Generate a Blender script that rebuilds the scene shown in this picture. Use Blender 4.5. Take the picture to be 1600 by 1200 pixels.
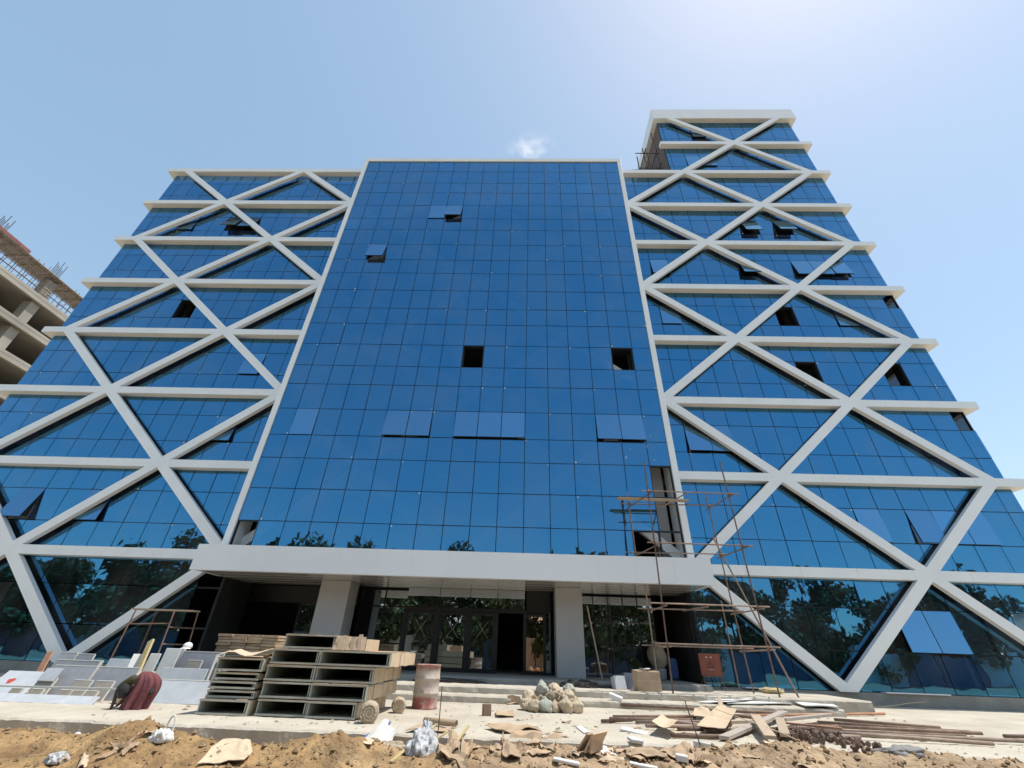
import bpy, bmesh, math, random, mathutils
from mathutils import Vector, Matrix

scene = bpy.context.scene
for o in list(bpy.data.objects): bpy.data.objects.remove(o)
COL = scene.collection
rad = math.radians
random.seed(7)

# ------------------------------------------------------------------ camera
cam_data = bpy.data.cameras.new('camera'); cam = bpy.data.objects.new('camera', cam_data); COL.objects.link(cam)
cam_data.sensor_width = 36.0; cam_data.lens = 665/1600*36.0
cam_data.clip_start = 0.1; cam_data.clip_end = 3000
CR = Vector((0.999437, 0.015076, 0.029988)); CU = Vector((-0.017371, -0.53217, 0.846459)); CF = Vector((-0.02872, 0.846503, 0.531609))
CP = Vector((19.80154, -16.98368, 0.78292))
cam.matrix_world = Matrix(((CR.x, CU.x, -CF.x, CP.x), (CR.y, CU.y, -CF.y, CP.y), (CR.z, CU.z, -CF.z, CP.z), (0, 0, 0, 1)))
scene.camera = cam

# ------------------------------------------------------------------ sky and sun
SUN_EL, SUN_AZ = rad(69), rad(86)          # azimuth from +Y towards +X
world = bpy.data.worlds.new('World'); scene.world = world; world.use_nodes = True
wn = world.node_tree.nodes; wl = world.node_tree.links
bg = wn['Background']; bg.inputs['Strength'].default_value = 0.15
sky = wn.new('ShaderNodeTexSky'); sky.sky_type = 'NISHITA'; sky.sun_disc = False
sky.sun_elevation = SUN_EL; sky.sun_rotation = SUN_AZ
sky.altitude = 0; sky.air_density = 1.0; sky.dust_density = 0.5; sky.ozone_density = 0.6
gm = wn.new('ShaderNodeGamma'); gm.inputs['Gamma'].default_value = 0.52      # hazy air: softer fall-off round the sun
hs_ = wn.new('ShaderNodeHueSaturation'); hs_.inputs['Saturation'].default_value = 1.32; hs_.inputs['Value'].default_value = 1.8; hs_.inputs['Hue'].default_value = 0.491
wl.new(sky.outputs['Color'], gm.inputs['Color']); wl.new(gm.outputs['Color'], hs_.inputs['Color']); # one thin wisp of cloud above the roof line
tcw = wn.new('ShaderNodeTexCoord'); dt = wn.new('ShaderNodeVectorMath'); dt.operation = 'DISTANCE'
mpw = wn.new('ShaderNodeMapping'); mpw.inputs['Scale'].default_value = (1, 1, 2.2)
nrm = wn.new('ShaderNodeVectorMath'); nrm.operation = 'NORMALIZE'
wl.new(tcw.outputs['Generated'], nrm.inputs[0]); wl.new(nrm.outputs[0], mpw.inputs['Vector']); wl.new(mpw.outputs[0], dt.inputs[0])
wd = (CF + CR*((830-800)/665) - CU*((238-600)/665)).normalized(); dt.inputs[1].default_value = (wd.x, wd.y, wd.z*2.2)
mw = wn.new('ShaderNodeMapRange'); mw.interpolation_type = 'SMOOTHSTEP'; mw.inputs['From Min'].default_value = 0.062; mw.inputs['From Max'].default_value = 0.0
wl.new(dt.outputs['Value'], mw.inputs['Value'])
nw = wn.new('ShaderNodeTexNoise'); nw.inputs['Scale'].default_value = 26; nw.inputs['Detail'].default_value = 7; wl.new(mpw.outputs[0], nw.inputs['Vector'])
mm = wn.new('ShaderNodeMath'); mm.operation = 'MULTIPLY'; wl.new(mw.outputs[0], mm.inputs[0])
mn = wn.new('ShaderNodeMapRange'); mn.inputs['From Min'].default_value = .42; mn.inputs['From Max'].default_value = .75; wl.new(nw.outputs['Fac'], mn.inputs['Value']); wl.new(mn.outputs[0], mm.inputs[1])
cm = wn.new('ShaderNodeMix'); cm.data_type = 'RGBA'; cm.inputs[7].default_value = (4.6, 4.75, 4.9, 1)
wl.new(mm.outputs[0], cm.inputs[0]); wl.new(hs_.outputs['Color'], cm.inputs[6]); wl.new(cm.outputs[2], bg.inputs['Color'])
sun_d = bpy.data.lights.new('sun', 'SUN'); sun = bpy.data.objects.new('sun', sun_d); COL.objects.link(sun)
sun_d.energy = 3.15; sun_d.angle = rad(0.53); sun_d.color = (1.0, 0.955, 0.89)
sv = Vector((math.sin(SUN_AZ)*math.cos(SUN_EL), math.cos(SUN_AZ)*math.cos(SUN_EL), math.sin(SUN_EL)))
sun.rotation_mode = 'QUATERNION'; sun.rotation_quaternion = sv.to_track_quat('Z', 'Y')
sun.location = (20, -10, 60)
scene.render.engine = 'CYCLES'
scene.view_settings.view_transform = 'Standard'; scene.view_settings.look = 'None'
scene.view_settings.exposure = 0.63; scene.view_settings.gamma = 1.0
scene.view_settings.use_curve_mapping = False
scene.cycles.caustics_reflective = False; scene.cycles.caustics_refractive = False
scene.cycles.max_bounces = 8; scene.cycles.transparent_max_bounces = 12
scene.cycles.sample_clamp_indirect = 6

# ------------------------------------------------------------------ materials
def mat(name, col, rough=0.6, metal=0.0, var=0.12, scale=3.0, bump=0.0, bscale=40.0, col2=None, spec=0.5, coords='Object', detail=6.0, objvar=0.0, stretch=None):
    m = bpy.data.materials.new(name); m.use_nodes = True
    n = m.node_tree.nodes; l = m.node_tree.links; b = n['Principled BSDF']
    b.inputs['Roughness'].default_value = rough; b.inputs['Metallic'].default_value = metal
    b.inputs['Specular IOR Level'].default_value = spec
    tc = n.new('ShaderNodeTexCoord'); src = tc.outputs[coords]
    if stretch:
        mp = n.new('ShaderNodeMapping'); mp.inputs['Scale'].default_value = stretch
        l.new(src, mp.inputs['Vector']); src = mp.outputs['Vector']
    nz = n.new('ShaderNodeTexNoise'); nz.inputs['Scale'].default_value = scale; nz.inputs['Detail'].default_value = detail
    nz.inputs['Roughness'].default_value = 0.62
    l.new(src, nz.inputs['Vector'])
    rp = n.new('ShaderNodeValToRGB'); rp.color_ramp.elements[0].position = 0.33; rp.color_ramp.elements[1].position = 0.68
    c2 = col2 if col2 else tuple(min(1, c*(1+var)) for c in col)
    c1 = col if col2 else tuple(c*(1-var) for c in col)
    rp.color_ramp.elements[0].color = (*c1, 1); rp.color_ramp.elements[1].color = (*c2, 1)
    l.new(nz.outputs['Fac'], rp.inputs['Fac']); out = rp.outputs['Color']
    if objvar:
        oi = n.new('ShaderNodeObjectInfo'); mr = n.new('ShaderNodeMapRange')
        mr.inputs['To Min'].default_value = 1-objvar; mr.inputs['To Max'].default_value = 1+objvar
        l.new(oi.outputs['Random'], mr.inputs['Value'])
        hs = n.new('ShaderNodeHueSaturation'); l.new(mr.outputs['Result'], hs.inputs['Value']); l.new(out, hs.inputs['Color']); out = hs.outputs['Color']
    l.new(out, b.inputs['Base Color'])
    if bump:
        nb = n.new('ShaderNodeTexNoise'); nb.inputs['Scale'].default_value = bscale; nb.inputs['Detail'].default_value = 8
        l.new(src, nb.inputs['Vector'])
        bp = n.new('ShaderNodeBump'); bp.inputs['Strength'].default_value = bump; bp.inputs['Distance'].default_value = 0.05
        l.new(nb.outputs['Fac'], bp.inputs['Height']); l.new(bp.outputs['Normal'], b.inputs['Normal'])
    m['nodes_out'] = 1
    return m

def glass(name, tint, trans, refl_mix=0.86, wave=0.012, graz=(0.55, 0.68, 0.85), dust=(0.012, 0.085), rough=0.012):
    """tinted coated glazing: mirror reflection in the coating's colour over a dark see-through body"""
    m = bpy.data.materials.new(name); m.use_nodes = True
    n = m.node_tree.nodes; l = m.node_tree.links; n.remove(n['Principled BSDF']); out = n['Material Output']
    gl = n.new('ShaderNodeBsdfGlossy'); gl.inputs['Roughness'].default_value = rough
    tr = n.new('ShaderNodeBsdfTransparent'); tr.inputs['Color'].default_value = (*trans, 1)
    mx = n.new('ShaderNodeMixShader'); mx.inputs['Fac'].default_value = refl_mix
    lw = n.new('ShaderNodeLayerWeight'); lw.inputs['Blend'].default_value = 0.18
    mc = n.new('ShaderNodeMix'); mc.data_type = 'RGBA'; mc.inputs[7].default_value = (*graz, 1)
    oi = n.new('ShaderNodeObjectInfo'); mr = n.new('ShaderNodeMapRange')
    mr.inputs['To Min'].default_value = 0.93; mr.inputs['To Max'].default_value = 1.07
    hs = n.new('ShaderNodeHueSaturation'); hs.inputs['Color'].default_value = (*tint, 1)
    l.new(oi.outputs['Random'], mr.inputs['Value']); l.new(mr.outputs['Result'], hs.inputs['Value'])
    l.new(hs.outputs['Color'], mc.inputs[6]); l.new(lw.outputs['Fresnel'], mc.inputs[0])
    l.new(mc.outputs[2], gl.inputs['Color'])
    tc = n.new('ShaderNodeTexCoord'); nz = n.new('ShaderNodeTexNoise'); nz.inputs['Scale'].default_value = 1.1; nz.inputs['Detail'].default_value = 2
    oi2 = n.new('ShaderNodeObjectInfo'); va = n.new('ShaderNodeVectorMath'); va.operation = 'ADD'
    l.new(tc.outputs['Object'], va.inputs[0]); l.new(oi2.outputs['Location'], va.inputs[1]); l.new(va.outputs[0], nz.inputs['Vector'])
    bp = n.new('ShaderNodeBump'); bp.inputs['Strength'].default_value = wave*10; bp.inputs['Distance'].default_value = 0.02
    l.new(nz.outputs['Fac'], bp.inputs['Height']); l.new(bp.outputs['Normal'], gl.inputs['Normal'])
    l.new(tr.outputs[0], mx.inputs[1]); l.new(gl.outputs[0], mx.inputs[2])
    # thin dust film
    df = n.new('ShaderNodeBsdfDiffuse'); df.inputs['Color'].default_value = (0.5, 0.48, 0.44, 1)
    dn = n.new('ShaderNodeTexNoise'); dn.inputs['Scale'].default_value = 0.7; dn.inputs['Detail'].default_value = 5; l.new(va.outputs[0], dn.inputs['Vector'])
    dr = n.new('ShaderNodeMapRange'); dr.inputs['From Min'].default_value = 0.4; dr.inputs['From Max'].default_value = 0.8
    dr.inputs['To Min'].default_value = dust[0]; dr.inputs['To Max'].default_value = dust[1]
    l.new(dn.outputs['Fac'], dr.inputs['Value'])
    m2 = n.new('ShaderNodeMixShader'); l.new(dr.outputs['Result'], m2.inputs['Fac']); l.new(mx.outputs[0], m2.inputs[1]); l.new(df.outputs[0], m2.inputs[2])
    l.new(m2.outputs[0], out.inputs['Surface'])
    return m

M = {}
M['white'] = mat('white_cladding', (0.87, 0.875, 0.86), 0.38, 0.0, 0.04, 0.9, spec=0.5, coords='Object')
M['canopy'] = mat('canopy_cladding', (0.86, 0.87, 0.87), 0.35, 0.0, 0.025, 0.5)
M['soffit'] = mat('soffit_strip', (0.62, 0.60, 0.57), 0.22, 0.55, 0.05, 2.0, objvar=0.06)
M['glass'] = glass('blue_glazing', (0.066, 0.295, 0.54), (0.78, 0.88, 0.95), 0.63)
M['lowglass'] = glass('blue_glazing_dusty', (0.10, 0.205, 0.31), (0.5, 0.58, 0.62), 0.66, 0.016, dust=(0.05, 0.18), rough=0.055)
M['ventglass'] = glass('pale_vent_glazing', (0.12, 0.37, 0.64), (0.6, 0.65, 0.7), 0.72, dust=(0.055, 0.11))  # brighter tint and higher diffuse share than the main glazing
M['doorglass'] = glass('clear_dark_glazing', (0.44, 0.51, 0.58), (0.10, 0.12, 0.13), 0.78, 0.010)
M['bronzeglass'] = glass('bronze_glazing', (0.72, 0.47, 0.32), (0.12, 0.08, 0.06), 0.72, 0.008, (0.8, 0.65, 0.5))
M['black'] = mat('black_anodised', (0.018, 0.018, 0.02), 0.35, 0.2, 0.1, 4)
M['darkroom'] = mat('unlit_interior', (0.022, 0.022, 0.022), 0.9, 0, 0.3, 1.5)  # near-black: the darkness of the rooms is put into the wall colour
M['innerc'] = mat('inner_concrete', (0.06, 0.06, 0.06), 0.9, 0, 0.2, 1.2)  # concrete coloured darker so the floors sink into indoor shade
M['slabc'] = mat('raw_concrete', (0.26, 0.25, 0.235), 0.9, 0, 0.18, 1.2, bump=0.25, bscale=9)
M['colgrey'] = mat('grey_render', (0.42, 0.42, 0.42), 0.7, 0, 0.05, 1.0, bump=0.05)
M['pave'] = mat('pavement_concrete', (0.42, 0.37, 0.295), 0.92, 0, 0.1, 0.9, bump=0.35, bscale=14, col2=(0.56, 0.505, 0.41), coords='Object', detail=9)
M['riser'] = mat('rough_concrete', (0.27, 0.25, 0.22), 0.95, 0, 0.2, 2.5, bump=0.5, bscale=18, col2=(0.36, 0.335, 0.29))
M['plinth'] = mat('plinth_render', (0.29, 0.275, 0.245), 0.95, 0, 0.15, 1.6, bump=0.3, bscale=12)
M['dirt'] = mat('orange_dirt', (0.20, 0.118, 0.052), 1.0, 0, 0.2, 2.6, bump=1.0, bscale=20, col2=(0.50, 0.325, 0.15), detail=11)
def dirt_mix(m):           # the made ground turns from orange spoil to grey builders' sand towards the right
    n = m.node_tree.nodes; l = m.node_tree.links; b = n['Principled BSDF']; src = b.inputs['Base Color'].links[0].from_socket
    tc = [x for x in n if x.type == 'TEX_COORD'][0]; sx = n.new('ShaderNodeSeparateXYZ'); l.new(tc.outputs['Object'], sx.inputs[0])
    nz = n.new('ShaderNodeTexNoise'); nz.inputs['Scale'].default_value = 1.1; nz.inputs['Detail'].default_value = 6; l.new(tc.outputs['Object'], nz.inputs['Vector'])
    ma = n.new('ShaderNodeMath'); ma.operation = 'MULTIPLY_ADD'; ma.inputs[1].default_value = 6; l.new(nz.outputs['Fac'], ma.inputs[0]); l.new(sx.outputs['X'], ma.inputs[2])
    mr = n.new('ShaderNodeMapRange'); mr.inputs['From Min'].default_value = 20.3; mr.inputs['From Max'].default_value = 23.2; l.new(ma.outputs[0], mr.inputs['Value'])
    hs = n.new('ShaderNodeHueSaturation'); hs.inputs['Saturation'].default_value = 0.80; hs.inputs['Value'].default_value = 1.08; l.new(src, hs.inputs['Color'])
    mx = n.new('ShaderNodeMix'); mx.data_type = 'RGBA'; l.new(mr.outputs[0], mx.inputs[0]); l.new(src, mx.inputs[6]); l.new(hs.outputs[0], mx.inputs[7]); l.new(mx.outputs[2], b.inputs['Base Color'])
dirt_mix(M['dirt'])
M['clod'] = mat('dirt_clod', (0.19, 0.12, 0.06), 1.0, 0, 0.2, 8, bump=0.5, bscale=30, col2=(0.40, 0.29, 0.17), objvar=0.25)
M['ground'] = mat('dry_ground', (0.30, 0.23, 0.15), 1.0, 0, 0.2, 0.15, bump=0.4, bscale=3, col2=(0.40, 0.33, 0.23))
M['card'] = mat('cardboard', (0.43, 0.31, 0.20), 0.9, 0, 0.12, 5, objvar=0.12, bump=0.1, bscale=30)
M['card2'] = mat('cardboard_pale', (0.60, 0.465, 0.32), 0.9, 0, 0.1, 5, objvar=0.08, bump=0.1, bscale=30)
M['foam'] = mat('white_foam', (0.70, 0.69, 0.66), 0.8, 0, 0.05, 12)
M['plastic'] = mat('crumpled_plastic', (0.46, 0.46, 0.46), 0.45, 0, 0.25, 9, bump=0.5, bscale=14, spec=0.4)
M['rust'] = mat('rusty_steel', (0.145, 0.088, 0.062), 0.75, 0.1, 0.25, 5, objvar=0.25, bump=0.25, bscale=35, col2=(0.27, 0.18, 0.13))
M['tan'] = mat('weathered_pipe', (0.25, 0.165, 0.12), 0.7, 0.1, 0.2, 4, objvar=0.2, bump=0.2, bscale=35, col2=(0.36, 0.28, 0.22))
M['orange'] = mat('orange_primer', (0.40, 0.19, 0.10), 0.7, 0, 0.2, 4, objvar=0.1, col2=(0.46, 0.27, 0.17))
M['plank'] = mat('sawn_plank', (0.46, 0.36, 0.26), 0.85, 0, 0.15, 3, objvar=0.1, bump=0.2, bscale=20, stretch=(2, 12, 12))
M['greyplank'] = mat('grey_plank', (0.40, 0.345, 0.29), 0.9, 0, 0.15, 3, objvar=0.1, bump=0.2, bscale=20, stretch=(2, 12, 12))
M['yplank'] = mat('yellow_plank', (0.48, 0.38, 0.19), 0.8, 0, 0.12, 3, stretch=(2, 10, 10))
M['slate'] = mat('grey_stone', (0.33, 0.335, 0.355), 0.6, 0, 0.12, 7, objvar=0.15, bump=0.05)
M['marble'] = mat('pale_stone', (0.52, 0.54, 0.56), 0.5, 0, 0.1, 4, objvar=0.06, bump=0.04)
M['taupe'] = mat('taupe_stone', (0.32, 0.285, 0.235), 0.6, 0, 0.12, 8, objvar=0.1)
M['edge'] = mat('sawn_stone_edge', (0.62, 0.60, 0.55), 0.8, 0, 0.06, 6)
M['traymetal'] = mat('tray_steel', (0.40, 0.41, 0.35), 0.55, 0.0, 0.12, 3, objvar=0.1)
M['trayedge'] = mat('tray_lip', (0.47, 0.455, 0.38), 0.6, 0.0, 0.12, 4, objvar=0.1)
M['barrel'] = mat('chipped_barrel_paint', (0.30, 0.09, 0.07), 0.7, 0, 0.2, 3.2, bump=0.2, bscale=15, col2=(0.52, 0.45, 0.38))
def barrel_bands(m):      # white smears thinner at the foot and the rim, where the red paint shows
    n = m.node_tree.nodes; l = m.node_tree.links
    rp = [x for x in n if x.type == 'VALTORGB'][0]; nz = rp.inputs['Fac'].links[0].from_node
    tc = [x for x in n if x.type == 'TEX_COORD'][0]; sx = n.new('ShaderNodeSeparateXYZ'); l.new(tc.outputs['Object'], sx.inputs[0])
    cr = n.new('ShaderNodeValToRGB'); e = cr.color_ramp.elements
    e[0].position = 0.0; e[0].color = (.34, .34, .34, 1); e[1].position = 1; e[1].color = (.42, .42, .42, 1)
    for p, v in ((.22, .36), (.32, .66), (.82, .64), (.92, .40)):
        k = e.new(p); k.color = (v, v, v, 1)
    dv = n.new('ShaderNodeMath'); dv.operation = 'DIVIDE'; dv.inputs[1].default_value = .82; l.new(sx.outputs['Z'], dv.inputs[0]); l.new(dv.outputs[0], cr.inputs['Fac'])
    ad = n.new('ShaderNodeMath'); ad.operation = 'ADD'; l.new(cr.outputs['Color'], ad.inputs[0])
    ml = n.new('ShaderNodeMath'); ml.operation = 'MULTIPLY_ADD'; ml.inputs[1].default_value = 1.1; ml.inputs[2].default_value = -.5; l.new(nz.outputs['Fac'], ml.inputs[0])
    l.new(ml.outputs[0], ad.inputs[1]); l.new(ad.outputs[0], rp.inputs['Fac'])
barrel_bands(M['barrel'])
M['sack'] = mat('woven_sack', (0.38, 0.29, 0.19), 0.9, 0, 0.18, 5, objvar=0.2, bump=0.35, bscale=25, col2=(0.55, 0.46, 0.34))
M['greensack'] = mat('green_sack', (0.31, 0.33, 0.27), 0.85, 0, 0.2, 3, bump=0.35, bscale=25, col2=(0.46, 0.45, 0.37))
M['bluesack'] = mat('blue_print_sack', (0.10, 0.17, 0.40), 0.8, 0, 0.2, 9, bump=0.2)
M['robe'] = mat('maroon_cloth', (0.165, 0.052, 0.058), 0.95, 0, 0.14, 6, bump=0.25, bscale=14)
M['darkcloth'] = mat('dark_cloth', (0.03, 0.03, 0.034), 0.95, 0, 0.2, 8)
M['olivecloth'] = mat('olive_cloth', (0.075, 0.068, 0.03), 0.95, 0, 0.2, 8)
M['skin'] = mat('dark_skin', (0.085, 0.045, 0.03), 0.55, 0, 0.1, 8)
M['cap'] = mat('white_cap', (0.80, 0.78, 0.76), 0.8, 0, 0.05, 8)
M['signred'] = mat('faded_red_sign', (0.27, 0.085, 0.055), 0.7, 0, 0.15, 6, bump=0.05)
M['signmark'] = mat('sign_print', (0.08, 0.03, 0.025), 0.7, 0, 0.1, 6)
M['redpaint'] = mat('red_paint', (0.55, 0.07, 0.05), 0.7, 0, 0.1, 6)
M['mortar'] = mat('dark_mortar', (0.05, 0.046, 0.042), 1.0, 0, 0.3, 9, bump=0.6, bscale=25)
M['leaf'] = mat('tree_leaf', (0.030, 0.058, 0.018), 0.7, 0, 0.3, 0.8, col2=(0.075, 0.115, 0.035), objvar=0.2)
M['bark'] = mat('bark', (0.10, 0.08, 0.06), 0.95, 0, 0.3, 6, bump=0.5)
M['hoard'] = mat('blue_hoarding', (0.10, 0.15, 0.24), 0.6, 0, 0.15, 1.5, objvar=0.12)
M['whitesheet'] = mat('white_sheet_wall', (0.72, 0.72, 0.72), 0.7, 0, 0.1, 0.8, objvar=0.05)
M['rawc2'] = mat('site_concrete', (0.30, 0.275, 0.235), 0.95, 0, 0.2, 0.35, bump=0.2, bscale=3, col2=(0.42, 0.385, 0.33))
M['flank'] = mat('tower_flank', (0.16, 0.12, 0.10), 0.9, 0, 0.3, 0.8)
M['formwork'] = mat('red_formwork', (0.24, 0.085, 0.065), 0.8, 0, 0.2, 1.0)
M['rebar'] = mat('rebar_steel', (0.11, 0.085, 0.085), 0.7, 0.3, 0.2, 6)

# ------------------------------------------------------------------ mesh helpers
class MB:
    def __init__(s): s.v = []; s.f = []
    def box(s, x0, y0, z0, x1, y1, z1):
        b = len(s.v)
        s.v += [(x0,y0,z0),(x1,y0,z0),(x1,y1,z0),(x0,y1,z0),(x0,y0,z1),(x1,y0,z1),(x1,y1,z1),(x0,y1,z1)]
        s.f += [(b,b+3,b+2,b+1),(b+4,b+5,b+6,b+7),(b,b+1,b+5,b+4),(b+1,b+2,b+6,b+5),(b+2,b+3,b+7,b+6),(b+3,b,b+4,b+7)]
        return s
    def bar(s, p, q, w, t, side=None):
        """rectangular bar from p to q; w across, t thickness"""
        p = Vector(p); q = Vector(q); d = (q-p).normalized()
        up = Vector(side) if side else (Vector((0,0,1)) if abs(d.z) < 0.9 else Vector((0,1,0)))
        a = d.cross(up).normalized(); c = a.cross(d).normalized()
        b = len(s.v)
        for e in (p, q):
            for (i, j) in ((-1,-1),(1,-1),(1,1),(-1,1)): s.v.append(tuple(e+a*(i*w/2)+c*(j*t/2)))
        s.f += [(b,b+1,b+2,b+3),(b+7,b+6,b+5,b+4)]+[(b+i, b+4+i, b+4+(i+1)%4, b+(i+1)%4) for i in range(4)]
        return s
    def tube(s, p, q, r, n=8, r2=None, caps=True):
        p = Vector(p); q = Vector(q); d = (q-p).normalized(); r2 = r if r2 is None else r2
        a = d.orthogonal().normalized(); c = d.cross(a)
        b = len(s.v)
        for e, rr in ((p, r), (q, r2)):
            for i in range(n):
                t = 2*math.pi*i/n; s.v.append(tuple(e+a*(math.cos(t)*rr)+c*(math.sin(t)*rr)))
        for i in range(n): s.f.append((b+i, b+(i+1)%n, b+n+(i+1)%n, b+n+i))
        if caps: s.f += [tuple(b+i for i in reversed(range(n))), tuple(b+n+i for i in range(n))]
        return s
    def lathe(s, prof, n=28, c=(0,0,0)):
        b = len(s.v); k = len(prof)
        for (r, z) in prof:
            for i in range(n):
                t = 2*math.pi*i/n; s.v.append((c[0]+r*math.cos(t), c[1]+r*math.sin(t), c[2]+z))
        for j in range(k-1):
            for i in range(n):
                s.f.append((b+j*n+i, b+j*n+(i+1)%n, b+(j+1)*n+(i+1)%n, b+(j+1)*n+i))
        s.f.append(tuple(b+i for i in reversed(range(n)))); s.f.append(tuple(b+(k-1)*n+i for i in range(n)))
        return s
    def mesh(s, name, m, smooth=False):
        me = bpy.data.meshes.new(name); me.from_pydata(s.v, [], s.f); me.materials.append(m)
        if smooth: me.polygons.foreach_set('use_smooth', [True]*len(me.polygons))
        me.update(); return me
    def obj(s, name, m, parent=None, smooth=False, loc=None, bevel=0.0):
        me = s.mesh(name, m, smooth); o = bpy.data.objects.new(name, me); COL.objects.link(o)
        if parent: o.parent = parent
        if loc: o.location = loc
        if bevel:
            bv = o.modifiers.new('bevel', 'BEVEL'); bv.width = bevel; bv.segments = 2; bv.limit_method = 'ANGLE'
        return o

def tag(o, label=None, cat=None, group=None, kind=None):
    if label: o['label'] = label
    if cat: o['category'] = cat
    if group: o['group'] = group
    if kind: o['kind'] = kind
    return o
def empty(name, loc=(0,0,0), rz=0.0):
    o = bpy.data.objects.new(name, None); COL.objects.link(o); o.location = loc; o.rotation_euler = (0,0,rz); o.empty_display_size = 0.2
    return o
def inst(name, me, parent=None, loc=(0,0,0), rot=(0,0,0)):
    o = bpy.data.objects.new(name, me); COL.objects.link(o)
    if parent: o.parent = parent
    o.location = loc; o.rotation_euler = rot
    return o
def fr(x, y, z, o=4): return mathutils.noise.fractal((x, y, z), 1.0, 2.0, o)
def sm(t): t = min(1.0, max(0.0, t)); return t*t*(3-2*t)

def terrain(x, y):
    def g(cx, cy, h, sx, sy): return h*math.exp(-((x-cx)/sx)**2-((y-cy)/sy)**2)
    t = min(1.0, max(0.0, (x-17.6)/1.6)); z = -0.56+.11*t*t*(3-2*t)
    z += g(12.0,-9.2,.16,1.0,.32)+g(13.3,-9.3,.13,.6,.35)+g(14.6,-9.5,.36,.75,.5)+g(15.9,-9.6,.12,.6,.4)
    z += g(17.25,-9.5,.30,.8,.45)+g(18.9,-9.6,.10,.8,.5)+g(20.5,-9.5,.10,1.2,.5)+g(22.3,-9.3,.12,.8,.5)
    z += g(23.6,-9.1,.24,.8,.4)+g(25.6,-8.95,.2,1.0,.3)+g(28.2,-9.0,.14,1.5,.4)
    t = min(1.0, max(0.0, (-9.9-y)/3.5)); z -= .32*t*t*(3-2*t)
    v = mathutils.noise.fractal((x*1.3, y*1.3, 3.1), 1.0, 2.0, 5)*.05
    v += mathutils.noise.fractal((x*6, y*6, 7.7), 1.0, 2.0, 3)*.036*(1+3.5*max(0,z+.52))
    return z+v

# ------------------------------------------------------------------ ground
PZ = -0.35                                   # top of the pavement
g = MB(); R_ = 1200
g.v = [(-R_,-R_,-0.95),(R_,-R_,-0.95),(R_,R_,-0.95),(-R_,R_,-0.95)]; g.f = [(0,1,2,3)]
tag(g.obj('ground', M['ground']), kind='structure')
g = MB(); xs0, xs1, ys0, ys1, st = 6.0, 36.0, -13.9, -8.52, 0.045
nx = int((xs1-xs0)/st); ny = int((ys1-ys0)/st)
for j in range(ny+1):
    for i in range(nx+1):
        x = xs0+i*st; y = ys0+j*st; g.v.append((x, y, terrain(x, y)))
for j in range(ny):
    for i in range(nx):
        a = j*(nx+1)+i; g.f.append((a, a+1, a+nx+2, a+nx+1))
tag(g.obj('dirt_ground', M['dirt'], smooth=True), kind='structure')
g = MB()                                     # loose clods on the dirt
rng = random.Random(3)
for q in range(5200):
    x = rng.uniform(10.5, 30); y = rng.uniform(-11.2, -8.65)
    if terrain(x, y) < -0.46+rng.random()*0.12 and rng.random() < 0.6: continue
    r = rng.choice((0.008, 0.01, 0.012, 0.015, 0.02, 0.02, 0.03, 0.04))*rng.uniform(.8, 1.3); z = terrain(x, y)+r*0.3
    b = len(g.v); ang = rng.random()*6
    for (dx, dy, dz) in ((1,0,0),(0,1,0),(-1,0,0),(0,-1,0),(0,0,1),(0,0,-1)):
        k = rng.uniform(.6, 1.25); c, s_ = math.cos(ang), math.sin(ang)
        g.v.append((x+(dx*c-dy*s_)*r*k, y+(dx*s_+dy*c)*r*k, z+dz*r*.8*k))
    g.f += [(b+i, b+(i+1)%4, b+4) for i in range(4)]+[(b+(i+1)%4, b+i, b+5) for i in range(4)]
tag(g.obj('dirt_clods', M['clod']), kind='stuff')

def slab_block(name, x0, x1, y0, y1, z0, z1, step, rough, m, seed, kind='structure'):
    """cast concrete slab: top sheet, worn front edge and front face with a ragged outline"""
    g = MB(); n = int((x1-x0)/step)
    rows = [(y1, z1), (y0+0.25, z1), (y0+0.035, z1), (y0, z1-0.03), (y0-0.005, (z0+z1)/2), (y0, z0)]
    for (yy, zz) in rows:
        for i in range(n+1):
            x = x0+(x1-x0)*i/n
            k = 0 if yy == y1 else rough
            e = k*fr(x*2.3, zz*3+seed, seed, 4)
            ez = k*0.35*fr(x*5, yy*5+seed, seed+9, 3) if zz > z0 else 0
            if yy == y0+0.25: e *= 0.0
            g.v.append((x, yy+e, zz+ez))
    for j in range(len(rows)-1):
        for i in range(n):
            a = j*(n+1)+i; g.f.append((a, a+n+1, a+n+2, a+1))
    b = len(g.v)
    g.v += [(x0,y0,z0),(x0,y1,z0),(x0,y1,z1),(x0,y0,z1),(x1,y0,z0),(x1,y1,z0),(x1,y1,z1),(x1,y0,z1)]
    g.f += [(b,b+3,b+2,b+1),(b+4,b+5,b+6,b+7)]
    return tag(g.obj(name, m), kind=kind)
slab_block('pavement', -60, 80, -8.55, 1.2, -1.0, PZ, 0.08, 0.035, M['pave'], 1.0)
slab_block('lower_step', 8.6, 27.9, -3.6, 1.6, PZ-0.01, -0.20, 0.08, 0.03, M['pave'], 4.0)
slab_block('terrace_step', 8.4, 29.1, -2.9, 1.9, -0.30, -0.05, 0.08, 0.03, M['pave'], 8.0)
slab_block('entrance_platform', 8.9, 25.5, -1.55, 6.0, -0.15, 0.09, 0.08, 0.02, M['plinth'], 12.0)

# ------------------------------------------------------------------ the glass office block
U = 4.2263; XR = 26.19; GY = 0.356; CY = -0.65; FH = 3.6
bld = empty('office_building', (17.3, 0, 0))
tag(bld, 'blue glass office block, white diagonal bracing, projecting middle bay and taller right tower', 'building')
INV = Matrix.Translation((-17.3, 0, 0))
def part(mb, name, m, parent=None, **k):
    o = mb.obj(name, m, parent or bld, **k)
    if parent is None: o.matrix_parent_inverse = INV
    return o

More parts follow.
